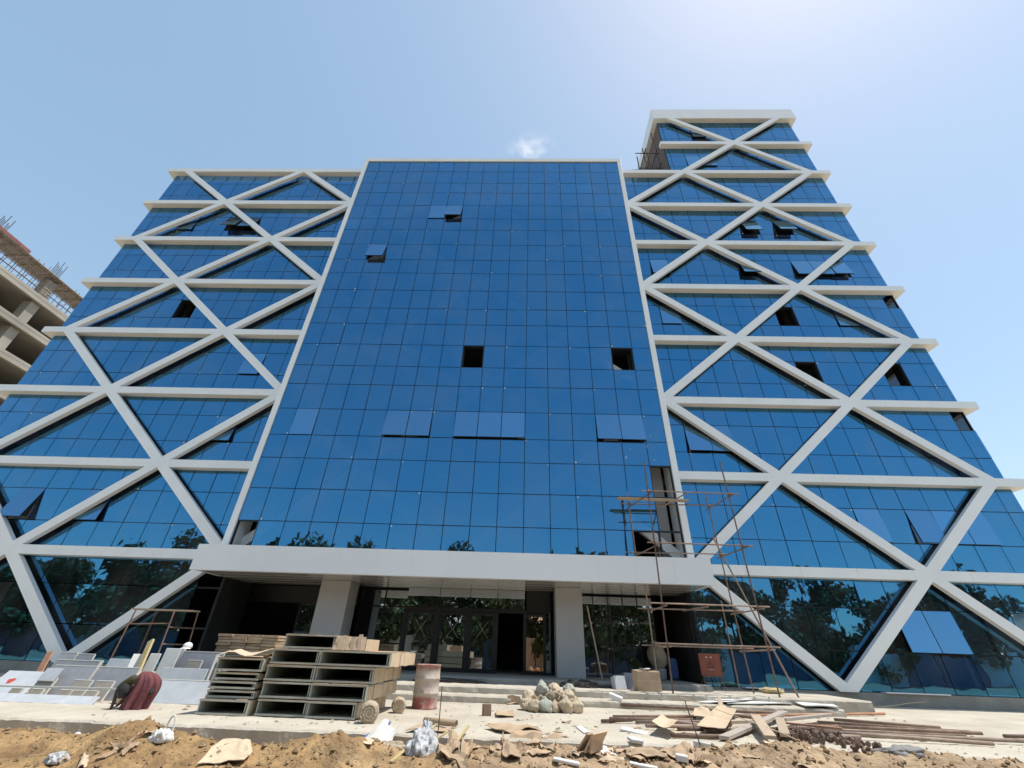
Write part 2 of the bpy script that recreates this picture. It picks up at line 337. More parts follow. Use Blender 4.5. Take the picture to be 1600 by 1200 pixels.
def clad(b, x0, x1, y1, z0, z1, seg):
    n = max(1, round((x1-x0)/seg)); d = (x1-x0)/n
    b.box(x0+.02, .014, z0+.006, x1-.02, y1, z1-.006)
    for i in range(n): b.box(x0+i*d+(.005 if i else 0), 0, z0, x0+(i+1)*d-(.005 if i < n-1 else 0), .0135, z1)
    for i in range(n):
        b.box(x0+i*d+(.005 if i else 0), .0135, z0, x0+(i+1)*d-(.005 if i < n-1 else 0), y1, z0+.0055)
        b.box(x0+i*d, .0135, z1-.0055, x0+(i+1)*d, y1, z1)
    return b
# white bands on every storey
for k in range(1, 11):
    z0 = FH*k-0.21; z1 = FH*k+0.13
    if k == 10: z1 = 37.12
    if k <= 8:
        b = clad(MB(), -5.48, 8.80, GY-0.004, z0, z1, 2.11).box(-5.48, GY-0.004, z0, -5.115, 14, z1)
        part(b, 'storey_band', M['white'])
    xl = 26.0 if k <= 8 else 29.38
    b = clad(MB(), xl, 40.16, GY-0.004, z0, z1, 2.11).box(39.795, GY-0.004, z0, 40.16, 14, z1)
    if k == 10: b.box(29.38, GY-0.004, z0, 29.74, 14, z1)
    part(b, 'storey_band', M['white'])
# diagonals between bands
DW, DD = 0.36, 0.20
def diag(xa, za, xb, zb, y0=0.003, parent=None):
    dx, dz = xb-xa, zb-za; L = math.hypot(dx, dz); nx_, nz_ = -dz/L*DW/2, dx/L*DW/2
    # cut the ends level so they sit inside the band faces
    hx = DW/2*L/abs(dz)
    if (xb-xa)*(zb-za) < 0: y0 += 0.0025
    b = MB(); pts = [(xa-hx, za), (xa+hx, za), (xb+hx, zb), (xb-hx, zb)]
    for y in (y0, y0+DD):
        for (x, z) in pts: b.v.append((x, y, z))
    b.f = [(0,1,2,3),(7,6,5,4),(0,4,5,1),(1,5,6,2),(2,6,7,3),(3,7,4,0)]
    return part(b, 'diagonal_brace', M['white'], parent)
def clip_diag(xa, za, xb, zb, x0, x1, y0=0.003):
    def at(x): return za+(zb-za)*(x-xa)/(xb-xa)
    if xb < xa: xa, za, xb, zb = xb, zb, xa, za
    a, b_ = max(xa, x0), min(xb, x1)
    if b_-a < 0.3: return
    diag(a, at(a), b_, at(b_), y0)
for k in range(0, 8):
    for i in range(-2, 3):
        if (i+k) % 2 == 0: continue
        for s in (-1, 1):
            if -5.5 < (i+s)*U < 8.5 and -5.5 < i*U < 8.5:
                diag(i*U, FH*k, (i+s)*U, FH*(k+1))
for k in range(0, 10):
    for j in range(0, 4):
        if (j+k) % 2 == 0: continue
        for s in (-1, 1):
            if not (0 <= j+s <= 3): continue
            xa, xb = XR+j*U, XR+(j+s)*U
            if k >= 8 and min(xa, xb) < 29.0: continue
            diag(xa, FH*k, xb, FH*(k+1))
# short stubs at the outer right edge of the ground storey
# bracing that stands behind the glass of the middle bay
cs = (XR-2*U)/4.0
for k in range(1, 8):
    for i in range(0, 5):
        if (i+k) % 2 == 0: continue
        for s in (-1, 1):
            if 0 <= i+s <= 4: diag(2*U+i*cs, FH*k, 2*U+(i+s)*cs, FH*(k+1), 0.05)

# trim round the middle bay
part(MB().box(8.72, CY-0.06, 3.2, 8.97, GY-0.004, 28.72), 'corner_trim', M['white'], bevel=0.01)
part(MB().box(25.75, CY-0.06, 3.2, 26.0, GY-0.004, 28.72), 'corner_trim', M['white'], bevel=0.01)
part(MB().box(8.72, CY-0.063, 28.72, 26.0, 1.5, 29.06), 'parapet_trim', M['white'], bevel=0.01)

# ---- glazing
panes = []         # (x_center, z_top, w, h, y, zone)
C0, CP_ = 8.80, 1.006
rowsC = [0.07, 1.11, 2.38, 3.67]
rowsW = [0.0, 1.14, 2.45, 3.6]
holes = {('C',16,1,2),('C',16,1,1),('C',16,1,0),('C',15,1,0),('C',0,1,0),('C',8,3,1),('C',15,3,1),
         ('L',5,4,1),('R',7,4,1),('R',7,3,1),('R',11,3,1),('R',13,4,2),('R',13,2,2)}
openw = {('C',6,6,1):13,('C',2,5,1):13,('C',5,6,1):2.2,('C',5,2,1):7,('C',6,2,1):6.5,('C',8,2,1):7,('C',9,2,1):7.2,('C',10,2,1):7,('C',14,2,1):9,('C',15,2,1):8.5,('C',1,2,1):1.5,
         ('L',5,6,1):20,('L',6,6,1):16,('L',2,6,1):4,('L',10,3,1):4,('L',10,2,1):7,('L',3,1,1):15,('L',6,1,1):8,
         ('R',7,6,1):16,('R',9,6,1):18,('R',1,5,1):9,('R',6,5,1):15,('R',9,5,1):10,('R',10,5,1):10,('R',11,5,1):12,('R',1,4,1):3,('R',10,4,1):3.5,('R',1,2,1):8,('R',2,2,1):7,
         ('R',7,1,1):4,('R',9,1,1):8,('R',10,1,1):5,('R',11,1,1):5,('R',7,0,1):7,('R',8,0,1):7,('R',6,9,1):7,('R',6,8,1):4,('R',5,8,1):3}
cells = []
for k in range(0, 8):
    for r in range(3):
        z0, z1 = FH*k+rowsC[r], FH*k+rowsC[r+1]
        if z1 < 3.5: continue
        z0 = max(z0, 3.3)
        for c in range(17):
            x0, x1 = C0+c*CP_, C0+(c+1)*CP_
            cells.append(('C', c, k, r, max(x0, 8.95), min(x1, 25.77), z0, min(z1, 28.72), CY))
for zone, X0, X1, kmax in (('L', -4.43, 8.70, 8), ('R', 25.98, 39.11, 10)):
    for k in range(0, kmax):
        for r in range(3):
            z0, z1 = FH*k+rowsW[r], FH*k+rowsW[r+1]
            for c in range(13):
                x0, x1 = X0+c*1.01, X0+(c+1)*1.01
                if zone == 'R' and k >= 8:
                    if x1 < 29.9: continue
                    x0 = max(x0, 29.74)
                if zone == 'L' and k == 0 and x0 > 7.2: continue       # open bay beside the entrance
                cells.append((zone, c, k, r, x0, x1, z0, z1, GY))
            if zone == 'L': cells.append(('L', -1, k, r, -5.11, -4.43, z0, z1, GY))
            else: cells.append(('R', 13, k, r, 39.11, 39.79, z0, z1, GY))
def psize(c):
    P = Vector(((c[4]+c[5])/2, c[8], (c[6]+c[7])/2))-CP
    dpt = P.dot(CF)
    px, py = P.dot(CR)/dpt, P.dot(CU)/dpt
    vis = abs(px) < 1.22 and abs(py) < 0.92
    return (c[5]-c[4])*(c[7]-c[6])*(-P.y)/P.length**3 if vis else 0
GAP = 0.029
mesh_cache = {}
def pane_mesh(w, h, low=False, t=0.014):
    key = (round(w, 3), round(h, 3), low)
    if key not in mesh_cache:
        mesh_cache[key] = MB().box(-w/2, 0, -h, w/2, t, 0).mesh('glass_pane', M['lowglass' if low else 'glass'])
    return mesh_cache[key]
def vent_mesh(w, h):
    key = ('v', round(w, 3), round(h, 3))
    if key not in mesh_cache: mesh_cache[key] = MB().box(-w/2, 0, -h, w/2, .014, 0).mesh('vent_window', M['ventglass'])
    return mesh_cache[key]
prng = random.Random(11)
def sash_mesh(w, h):
    key = ('s', round(w, 3), round(h, 3))
    if key not in mesh_cache:
        f = 0.045; b = MB()
        b.box(-w/2, 0.0165, -h, w/2, 0.06, -h+f).box(-w/2, 0.0165, -f, w/2, 0.06, 0)
        b.box(-w/2, 0.0165, -h+f, -w/2+f, 0.06, -f).box(w/2-f, 0.0165, -h+f, w/2, 0.06, -f)
        mesh_cache[key] = b.mesh('sash', M['black'])
    return mesh_cache[key]
plain = []
for c in cells:
    key = c[:4]
    if key in holes:
        if c[3] == 1 and c[2] > 1:
            x0, x1, z0, z1, y = c[4]+.01, c[5]-.01, c[6]+.01, c[7]-.01, c[8]
            part(MB().box(x0, y+.125, z0, x0+.05, y+.45, z1).box(x1-.05, y+.125, z0, x1, y+.45, z1).box(x0+.05, y+.125, z1-.06, x1-.05, y+.45, z1).box(x0+.05, y+.125, z0, x1-.05, y+.45, z0+.05), 'opening_frame', M['black'])
        continue
    if key in openw:
        w, h = c[5]-c[4]-GAP, c[7]-c[6]-GAP
        o = inst('vent_window', vent_mesh(w, h), bld, ((c[4]+c[5])/2, c[8]-0.004, c[7]-GAP/2), (-rad(openw[key]), 0, 0)); o.matrix_parent_inverse = INV
        inst('sash', sash_mesh(w, h), o)
    else: plain.append(c)
plain.sort(key=psize, reverse=True)
rest = MB()
for n_, c in enumerate(plain):
    w, h = c[5]-c[4]-GAP, c[7]-c[6]-GAP
    if w < 0.05 or h < 0.05: continue
    tx, tz = prng.gauss(0, 0.0035), prng.gauss(0, 0.0035)
    L = ((c[4]+c[5])/2, c[8], c[7]-GAP/2)
    if n_ < 300:
        o = inst('glass_pane', pane_mesh(w, h, c[2] == 0 and c[0] != 'C'), bld, L, (tx, 0, tz)); o.matrix_parent_inverse = INV
    else:
        b0 = len(rest.v); sub = MB().box(-w/2, 0, -h, w/2, 0.014, 0)
        Mx = Matrix.Translation(L) @ mathutils.Euler((tx, 0, tz)).to_matrix().to_4x4()
        rest.v += [tuple(Mx @ Vector(p)) for p in sub.v]; rest.f += [tuple(b0+i for i in f) for f in sub.f]
o = part(rest, 'glass_panes', M['glass']); o['kind'] = 'stuff'
# small white glazing clips at pane corners
cl = MB()
for c in cells:
    if c[:4] in holes: continue
    if prng.random() < (0.22 if c[0] == 'C' else 0.13):
        x = c[4]+0.07 if prng.random() < .5 else c[5]-0.07; z = c[7]-0.07 if prng.random() < .6 else c[6]+0.07
        s = prng.uniform(0.018, 0.03); cl.box(x-s, c[8]-0.012, z-s, x+s, c[8]-0.003, z+s)
for (x, z, a) in ((24.9, 8.1, .5), (24.2, 7.95, 1.1), (24.0, 7.6, 1.5), (25.1, 7.5, .2), (25.1, 8.55, 1.0)):
    cl.bar((x-.05*math.cos(a), CY-.012, z-.05*math.sin(a)), (x+.05*math.cos(a), CY-.012, z+.05*math.sin(a)), .03, .01)
o = part(cl, 'glazing_clips', M['foam']); o['kind'] = 'stuff'
# mullions and transoms behind the joints
def grid(name, xs, zs, y, x0, x1, z0, z1):
    b = MB()
    for x in xs: b.box(x-0.03, y+0.03, z0, x+0.03, y+0.12, z1)
    for z in zs: b.box(x0, y+0.028, z-0.03, x1, y+0.118, z+0.03)
    return part(b, name, M['black'])
zsC = [FH*k+r for k in range(1, 8) for r in rowsC[:3] if FH*k+r > 3.5]
grid('mullion_grid', [C0+c*CP_ for c in range(1, 17)]+[8.99, 25.73], zsC, CY, 8.95, 25.75, 3.3, 28.7)
zsW = [FH*k+r for k in range(0, 8) for r in rowsW[:3]]
grid('mullion_grid', [-5.06]+[-4.43+c*1.01 for c in range(0, 13)], zsW, GY, -5.11, 8.7, 3.45, 28.75)
grid('mullion_grid', [-5.06]+[-4.43+c*1.01 for c in range(0, 12)], rowsW[:3], GY, -5.11, 7.2, 0, 3.42)
grid('mullion_grid', [25.98+c*1.01 for c in range(0, 14)]+[39.74], zsW, GY, 25.98, 39.79, 0, 28.75)
grid('mullion_grid', [29.8]+[25.98+c*1.01 for c in range(4, 14)]+[39.74], [FH*k+r for k in (8, 9) for r in rowsW[:3]], GY, 29.74, 39.79, 28.85, 36.0)

# structure inside and behind the glass
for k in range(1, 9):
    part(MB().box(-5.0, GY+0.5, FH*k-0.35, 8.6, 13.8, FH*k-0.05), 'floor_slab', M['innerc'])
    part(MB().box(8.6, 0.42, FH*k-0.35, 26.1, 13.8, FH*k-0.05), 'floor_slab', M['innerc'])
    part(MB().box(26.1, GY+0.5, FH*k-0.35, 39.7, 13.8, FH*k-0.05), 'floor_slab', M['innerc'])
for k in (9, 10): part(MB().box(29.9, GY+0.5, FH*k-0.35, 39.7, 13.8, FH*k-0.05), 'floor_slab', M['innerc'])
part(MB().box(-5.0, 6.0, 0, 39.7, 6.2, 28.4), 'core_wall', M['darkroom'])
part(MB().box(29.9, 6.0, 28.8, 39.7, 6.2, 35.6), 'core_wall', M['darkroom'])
part(MB().box(-5.1, GY+0.13, 0, -5.02, 14, 28.7), 'side_wall', M['glass'])
part(MB().box(39.71, GY+0.13, 0, 39.79, 14, 36.0), 'side_wall', M['glass'])
part(MB().box(29.74, GY+0.13, 28.95, 29.88, 14, 36.0), 'side_wall', M['flank'])
part(MB().box(-5.1, 14, -0.3, 39.79, 14.2, 28.7).box(29.74, 14, 28.7, 39.79, 14.2, 36.0), 'rear_wall', M['colgrey'])
part(MB().box(29.75, GY, 36.25, 39.79, 13.9, 36.5), 'roof_slab', M['slabc'])
for x in (9.45, 25.35): part(MB().box(x-0.28, 0.32, 3.9, x+0.28, 0.85, 28.4), 'inner_column', M['colgrey'])
for x in (-0.4, 3.9, 30.6, 34.8): part(MB().box(x-0.25, 1.4, 0, x+0.25, 1.9, 28.4), 'inner_column', M['slabc'])
# plinth under both wings
part(MB().box(-5.3, 0.10, -0.6, 8.55, 6, -0.002), 'plinth', M['plinth'], bevel=0.015)
part(MB().box(26.0, 0.10, -0.6, 40.0, 6, -0.002), 'plinth', M['plinth'], bevel=0.015)
part(MB().box(31.6, 0.02, 0.002, 33.6, 0.3, 0.03), 'sill_flashing', M['white'])
part(MB().box(27.1, -0.1, 0.002, 28.3, 0.3, 0.03), 'sill_flashing', M['white'])

# canopy and recessed entrance
can = part(MB().box(8.67, -1.72, 2.80, 26.10, -1.45, 3.60).box(8.67, -1.45, 3.45, 26.10, CY-0.07, 3.60).box(8.67, -1.45, 2.80, 8.80, -0.1, 3.45).box(25.97, -1.45, 2.80, 26.10, -0.1, 3.45), 'canopy', M['canopy'], bevel=0.012)
px_ = [8.655+i*(26.115-8.655)/14 for i in range(15)]
for i in range(14): MB().box(px_[i]+.0014, -1.734, 2.79, px_[i+1]-.0014, -1.7215, 3.61).obj('cladding_panel', M['canopy'], can)
ys = [-1.449+0.33*i for i in range(11)]
for i in range(10):
    o = MB().box(8.81, ys[i]+0.008, 2.80+0.004*(i % 2), 25.96, ys[i+1]-0.008, 2.83).obj('ceiling_strip', M['soffit'], can)
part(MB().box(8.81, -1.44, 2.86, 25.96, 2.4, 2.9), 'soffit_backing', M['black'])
for x0, x1 in ((12.5, 13.58), (21.05, 22.0)):
    part(MB().box(x0, 0.0, 0.091, x1, 0.95, 2.795), 'column', M['colgrey'], bevel=0.01)
# rear glazing line of the entrance
EY = 2.0; FZ = 0.092
def glazed(x0, x1, z0, z1, y, cols, rows, m, fm=0.05):
    fr_ = MB()
    dx = (x1-x0)/cols
    zz = [z0]+rows+[z1]
    for i in range(cols+1): fr_.box(x0+i*dx-fm/2, y, z0, x0+i*dx+fm/2, y+0.1, z1)
    for z in zz: fr_.box(x0, y+0.002, z-fm/2, x1, y+0.098, z+fm/2)
    part(fr_, 'entrance_frame', M['black'])
    for i in range(cols):
        for j in range(len(zz)-1):
            b = MB().box(x0+i*dx+fm/2, y+0.03, zz[j]+fm/2, x0+(i+1)*dx-fm/2, y+0.045, zz[j+1]-fm/2)
            part(b, 'entrance_pane', m)
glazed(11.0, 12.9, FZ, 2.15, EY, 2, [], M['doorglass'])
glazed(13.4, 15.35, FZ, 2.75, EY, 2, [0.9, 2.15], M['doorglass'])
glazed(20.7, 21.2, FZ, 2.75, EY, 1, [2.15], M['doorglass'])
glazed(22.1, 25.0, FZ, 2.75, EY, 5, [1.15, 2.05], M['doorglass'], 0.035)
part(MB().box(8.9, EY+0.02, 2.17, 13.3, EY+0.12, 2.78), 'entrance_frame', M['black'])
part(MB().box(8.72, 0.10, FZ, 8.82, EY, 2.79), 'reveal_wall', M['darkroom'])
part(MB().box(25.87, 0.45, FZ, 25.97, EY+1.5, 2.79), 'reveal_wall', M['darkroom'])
# door set standing forward of the rear glazing
DY = 1.35; xs_ = [15.42, 16.68, 17.86, 18.92, 19.98]
for i in range(4):
    part(MB().box(xs_[i]+0.01, DY+0.02, 2.14, xs_[i+1]-0.01, DY+0.035, 2.79), 'transom_pane', M['doorglass'])
dfm = MB()
for x in xs_: dfm.box(x-0.06, DY, FZ, x+0.06, DY+0.12, 2.13)
dfm.box(15.36, DY+0.002, 2.0, 20.04, DY+0.118, 2.13)
part(dfm, 'door_frame', M['black'])
for i in range(3):
    x0, x1 = xs_[i]+0.065, xs_[i+1]-0.065
    d_ = part(MB().box(x0, DY+0.03, FZ+0.01, x0+0.07, DY+0.09, 1.99).box(x1-0.07, DY+0.03, FZ+0.01, x1, DY+0.09, 1.99).box(x0+0.07, DY+0.03, FZ+0.01, x1-0.07, DY+0.09, FZ+0.13).box(x0+0.07, DY+0.03, 1.91, x1-0.07, DY+0.09, 1.99), 'door', M['black'])
    MB().box(x0+0.07, DY+0.05, FZ+0.13, x1-0.07, DY+0.065, 1.91).obj('door_glass', M['doorglass'], d_)
    # thin crossed bars standing in for reflections in the door glass
    cx = (x0+x1)/2; t = MB()
    t.bar((cx-.22, DY+.047, 1.15), (cx+.22, DY+.047, 1.72), .015, .002, (0, 1, 0)).bar((cx+.22, DY+.0445, 1.15), (cx-.22, DY+.0445, 1.72), .015, .002, (0, 1, 0))
    t.obj('reflection_cross', M['plank'], d_)
leaf = part(MB().box(19.95, 1.22, FZ+.01, 20.04, 1.29, 2.0).box(20.66, 1.22, FZ+.01, 20.76, 1.29, 2.0).box(20.04, 1.22, FZ+.01, 20.66, 1.29, FZ+.12).box(20.04, 1.22, 1.9, 20.66, 1.29, 2.0), 'door', M['black'])
leaf['label'] = 'open door leaf with bronze glass'
MB().box(20.04, 1.245, FZ+.12, 20.66, 1.26, 1.9).obj('door_glass', M['bronzeglass'], leaf)
part(MB().box(20.04, DY+0.01, 2.04, 20.95, DY+0.1, 2.79), 'transom_panel', M['black'])

POLES = [
    ('rust', 21.78, -5.72, 23.64, -5.28),
    ('rust', 21.58, -6.48, 23.47, -5.77),
    ('tan', 22.08, -6.44, 23.57, -6.35),
    ('tan', 22.66, -6.60, 23.40, -6.69),
    ('rust', 22.62, -7.33, 23.62, -7.14),
    ('rust', 22.33, -7.93, 23.32, -7.83),
    ('rust', 22.36, -3.60, 25.94, -4.19),
    ('orange', 24.32, -4.83, 29.32, -2.90),
    ('rust', 24.45, -5.21, 25.41, -5.24),
    ('rust', 26.12, -5.48, 28.80, -5.99),
    ('rust', 25.64, -5.85, 28.62, -6.46),
    ('rust', 26.72, -5.07, 28.60, -5.52),
    ('tan', 25.32, -6.85, 29.01, -7.10),
    ('tan', 25.22, -7.24, 27.92, -7.43),
    ('rust', 25.06, -6.79, 27.89, -6.96),
    ('tan', 24.58, -7.39, 25.79, -7.29),
    ('rust', 28.77, -6.74, 30.07, -6.35),
    ('tan', 23.08, -7.37, 24.35, -6.47),
    ('rust', 24.17, -7.23, 26.04, -6.28),
    ('tan', 22.12, -7.08, 23.09, -6.83),
    ('rust', 21.41, -6.49, 22.05, -6.31),
]
PLANKS = [
    ('grey', 23.13, -8.25, 27.19, -3.60, 0.16),
    ('grey', 25.53, -5.59, 27.44, -4.17, 0.14),
    ('pale', 23.31, -9.24, 25.19, -5.41, 0.17),
    ('pale', 24.21, -7.80, 25.21, -5.94, 0.15),
    ('orange', 24.94, -6.89, 25.07, -7.68, 0.07),
    ('pale', 23.91, -6.35, 24.72, -6.01, 0.14),
    ('pale', 24.90, -4.97, 25.74, -4.95, 0.16),
]
SHEETS = [
    ('card', [(23.32, -6.21), (23.70, -6.11), (24.20, -4.50), (23.89, -4.59)]),
    ('card', [(22.91, -7.64), (23.35, -7.59), (24.67, -4.90), (24.84, -3.60)]),
    ('card', [(22.11, -7.73), (22.28, -8.04), (22.61, -7.39), (22.61, -6.47)]),
    ('card', [(19.58, -8.20), (20.00, -7.96), (19.88, -7.41), (19.28, -7.77)]),
    ('card', [(19.60, -8.72), (20.09, -8.66), (20.21, -8.29), (19.85, -8.17)]),
    ('card', [(20.11, -8.82), (20.27, -9.56), (20.49, -8.22), (20.22, -8.41)]),
    ('card', [(19.62, -9.88), (19.82, -9.86), (19.89, -9.51), (19.58, -8.57)]),
    ('card', [(19.92, -9.79), (20.25, -9.67), (20.24, -9.56), (19.94, -9.70)]),
    ('card', [(19.44, -9.55), (19.57, -9.47), (19.56, -8.63), (19.42, -8.66)]),
    ('card', [(19.37, -6.21), (19.70, -6.11), (19.67, -5.32), (19.34, -5.43)]),
    ('card', [(19.88, -7.61), (20.18, -7.82), (20.13, -7.34), (19.95, -7.29)]),
    ('card', [(19.52, -3.74), (19.82, -3.63), (19.83, -3.60), (19.53, -3.60)]),
    ('card', [(15.89, -10.18), (16.44, -10.13), (16.33, -9.76), (15.63, -8.89)]),
    ('card', [(18.85, -9.75), (19.07, -9.79), (18.94, -8.59), (18.73, -8.52)]),
    ('card', [(19.08, -9.87), (19.21, -9.85), (19.12, -8.84), (18.98, -8.83)]),
    ('card', [(18.06, -8.41), (18.64, -8.31), (18.66, -7.95), (18.19, -7.97)]),
    ('card', [(18.80, -9.87), (19.16, -10.17), (19.17, -10.00), (18.76, -9.62)]),
    ('card', [(21.26, -9.59), (21.75, -9.57), (21.79, -9.32), (21.32, -9.31)]),
    ('card', [(21.76, -9.43), (21.94, -9.59), (22.13, -9.34), (22.09, -8.51)]),
    ('card', [(22.07, -9.67), (22.08, -9.76), (22.25, -9.59), (22.21, -9.49)]),
    ('card', [(21.95, -9.56), (22.12, -9.59), (22.43, -8.51), (22.28, -8.55)]),
    ('card', [(14.64, -10.25), (14.67, -10.21), (14.73, -10.04), (14.68, -10.02)]),
    ('card', [(14.82, -10.08), (14.89, -10.06), (14.92, -9.95), (14.86, -9.94)]),
    ('card', [(14.57, -10.35), (14.65, -10.34), (14.48, -10.12), (14.41, -10.14)]),
    ('card', [(14.56, -9.99), (14.79, -10.02), (14.76, -9.98), (14.55, -9.95)]),
    ('card', [(14.25, -10.26), (14.26, -10.19), (14.23, -10.08), (14.01, -10.05)]),
    ('card', [(14.79, -10.03), (14.79, -9.96), (14.82, -9.80), (14.79, -9.78)]),
    ('white', [(20.21, -9.95), (20.59, -10.02), (20.60, -9.92), (20.24, -9.85)]),
    ('white', [(21.53, -7.50), (22.00, -7.76), (22.09, -7.47), (21.63, -7.18)]),
    ('white', [(21.43, -8.64), (21.66, -8.60), (21.74, -8.33), (21.58, -8.37)]),
    ('white', [(21.16, -9.82), (21.57, -9.86), (21.59, -9.80), (21.29, -9.71)]),
    ('white', [(21.81, -9.77), (21.98, -9.80), (22.02, -9.68), (21.86, -9.65)]),
    ('white', [(22.35, -9.34), (22.52, -9.40), (22.59, -9.24), (22.71, -8.33)]),
    ('white', [(20.93, -9.47), (21.03, -9.42), (21.15, -8.75), (21.06, -8.73)]),
    ('white', [(20.89, -9.44), (21.03, -9.45), (21.16, -8.69), (21.02, -8.75)]),
    ('white', [(21.99, -3.60), (22.27, -3.60), (22.41, -3.60), (22.40, -2.90)]),
    ('panel', [(24.35, -3.38), (24.78, -3.45), (25.73, -2.90), (24.85, -2.90)]),
    ('panel', [(25.03, -3.60), (26.93, -3.01), (26.98, -2.90), (25.37, -2.90)]),
    ('panel', [(26.95, -3.60), (27.79, -3.58), (28.07, -2.90), (27.09, -2.90)]),
    ('panel', [(24.78, -3.45), (25.13, -3.60), (25.98, -2.90), (25.69, -2.90)]),
]

# ------------------------------------------------------------------ scaffold by the entrance
sc = empty('tube_scaffold', (25.3, -2.2, -0.05))
tag(sc, 'rusty tube scaffold standing on the steps at the right end of the canopy', 'scaffold')
SI = Matrix.Translation((-25.3, 2.2, 0.05))
def spart(mb, name, m):
    o = mb.obj(name, m, sc, smooth=False); o.matrix_parent_inverse = SI; return o
def tb(p, q, r=0.026, m='rust', name='tube'): return spart(MB().tube(p, q, r, 8), name, M[m])
A0, A1 = (23.95, -2.80, -0.06), (24.12, -2.62, 6.62)
C0_, C1_ = (26.78, -2.78, -0.06), (26.85, -2.5, 6.75)
D0, D1 = (26.66, -1.55, -0.06), (26.62, -1.25, 6.05)
E0, E1 = (26.62, -0.72, -0.06), (26.6, -0.75, 2.45)
B0, B1 = (23.98, -1.30, 0.085), (23.95, -1.30, 2.79)
T0, T1 = (23.78, -1.25, 3.61), (23.75, -1.2, 6.0)
for p, q, m in ((A0, A1, 'rust'), (C0_, C1_, 'rust'), (D0, D1, 'rust'), (E0, E1, 'tan'), (B0, B1, 'tan'), (T0, T1, 'rust')): tb(p, q, 0.023, m, 'upright')
tb((27.5, -2.55, -0.34), (26.35, -1.75, 4.3), 0.027, 'tan', 'raker')
def on(p, q, z):
    t = (z-p[2])/(q[2]-p[2]); return Vector(p)+(Vector(q)-Vector(p))*t
rngs = random.Random(5)
def cp(pt):
    b = MB().box(-.045, -.045, -.035, .045, .045, .035).box(-.02, -.075, -.02, .02, -.046, .02)
    o = b.obj('coupler', M['rust'], sc); o.matrix_parent_inverse = SI; o.location = pt; o.rotation_euler = (rngs.random()*.4, rngs.random()*.4, rngs.random()*3)
def ledger(p, q, ext=0.3, ext2=0.3, m='rust', off=0.055):
    p = Vector(p); q = Vector(q); d = (q-p).normalized(); n = Vector((-d.y, d.x, 0))*off
    if n.y > 0: n = -n
    tb(p-d*ext+n, q+d*ext2+n, 0.021, m, 'ledger'); cp(p+n*.5); cp(q+n*.5)
for z, m in ((1.10, 'tan'), (2.12, 'tan'), (3.85, 'rust'), (5.55, 'rust')):
    ledger(on(A0, A1, z), on(C0_, C1_, z), 0.35 if z < 3 else 0.25, 0.35, m)
    back = (on(B0, B1, z) if z < 3 else on(T0, T1, z))
    ledger(back+Vector((0, 0, -.03)), on(D0, D1, z-.03), 0.35, 0.3, m, 0.05)
    for (p, q) in ((on(A0, A1, z-.07), back+Vector((0, 0, -.1))), (on(C0_, C1_, z-.07), on(D0, D1, z-.1))):
        d = (q-p).normalized(); tb(p-d*.25+Vector((.05, 0, 0)), q+d*.3+Vector((.05, 0, 0)), 0.02, m, 'transom')
    if z in (2.12, 5.55):
        p, q = on(A0, A1, z-.06).lerp(on(C0_, C1_, z-.06), .45), on(D0, D1, z-.1).lerp(back, .55)
        tb(p+(p-q)*.15, q+(q-p)*.2, 0.024, 'tan', 'transom')
tag(MB().bar((23.3, -1.45, 5.66), (25.9, -1.35, 5.66), 0.24, 0.045).obj('scaffold_board', M['plank']), 'pale timber board lying across the upper tubes of the entrance scaffold', 'board')
tag(MB().bar((23.5, -1.1, 3.635), (26.0, -1.0, 3.635), 0.22, 0.04).obj('scaffold_board', M['plank']), 'timber board lying on top of the canopy behind the scaffold', 'board')
tag(MB().tube((22.15, -0.12, 2.2), (22.5, -0.15, 0.1), 0.024, 8).obj('timber_pole', M['plank']), 'pale timber pole leaning against the right entrance column', 'pole')

# ------------------------------------------------------------------ steel trays stacked in front of the entrance
def tray(name, x0, x1, z0, y0, y1, h, label, skew=0.0, sheets=True, cardside=True, seed=0):
    rr = random.Random(seed+500); dx_ = rr.uniform(-.012, .012); dy_ = rr.uniform(-.05, .04)
    t = empty(name, ((x0+x1)/2+dx_, (y0+y1)/2+dy_, z0)); t.rotation_euler[2] = skew+rr.uniform(-.012, .012)
    tag(t, label, 'steel tray', 'steel trays stacked by the entrance')
    w = (x1-x0)/2; d = (y1-y0)/2; th = 0.018; r = random.Random(seed)
    MB().box(-w, -d, 0, w, d, th).box(-w, -d, h-th, w, d, h).box(-w, -d, th, -w+th, d, h-th).box(w-th, -d, th, w, d, h-th).box(-w+th, d-th, th, w-th, d, h-th).obj('tray_body', M['traymetal'], t)
    MB().box(-w-.012, -d-.012, h-.022, w+.012, -d-.002, h+.006).box(-w-.012, -d-.012, -.002, w+.012, -d-.002, .03).obj('tray_lip', M['trayedge'], t)
    MB().box(w-.062, -d+.02, th+.002, w-.045, d-.05, h-.03).obj('inner_flange', M['trayedge'], t)
    lb = MB()
    for q_ in range(3):
        xa = -w+2*w*q_/3; lb.box(xa+r.uniform(0, .03), -d-r.uniform(.0, .035), h+.0065, xa+2*w/3-r.uniform(.0, .05), d-.02, h+.0095+r.uniform(0, .003))
    lb.obj('layer_board', M['card'], t)
    if cardside:
        cb = MB(); n = 6; ys_ = [-d+.05+(2*d-.06)*i/n for i in range(n+1)]
        for i in range(n):
            e = r.uniform(.004, .016); cb.box(w+.003, ys_[i]+r.uniform(0, .02), r.uniform(-.01, .012), w+.003+e, ys_[i+1]-.004, h+r.uniform(-.03, .012))
        cb.obj('cardboard_wrap', M['card2'], t)
    return t
where = ['bottom', 'second', 'third', 'top']
for i in range(4):
    tray('steel_tray', 15.03, 15.95, PZ+.015+.262*i-.0, -7.4+.04*i, -5.5, .235, 'open ended grey steel tray, %s of four in the middle stack' % where[i], 0.01*(i % 2), seed=i)
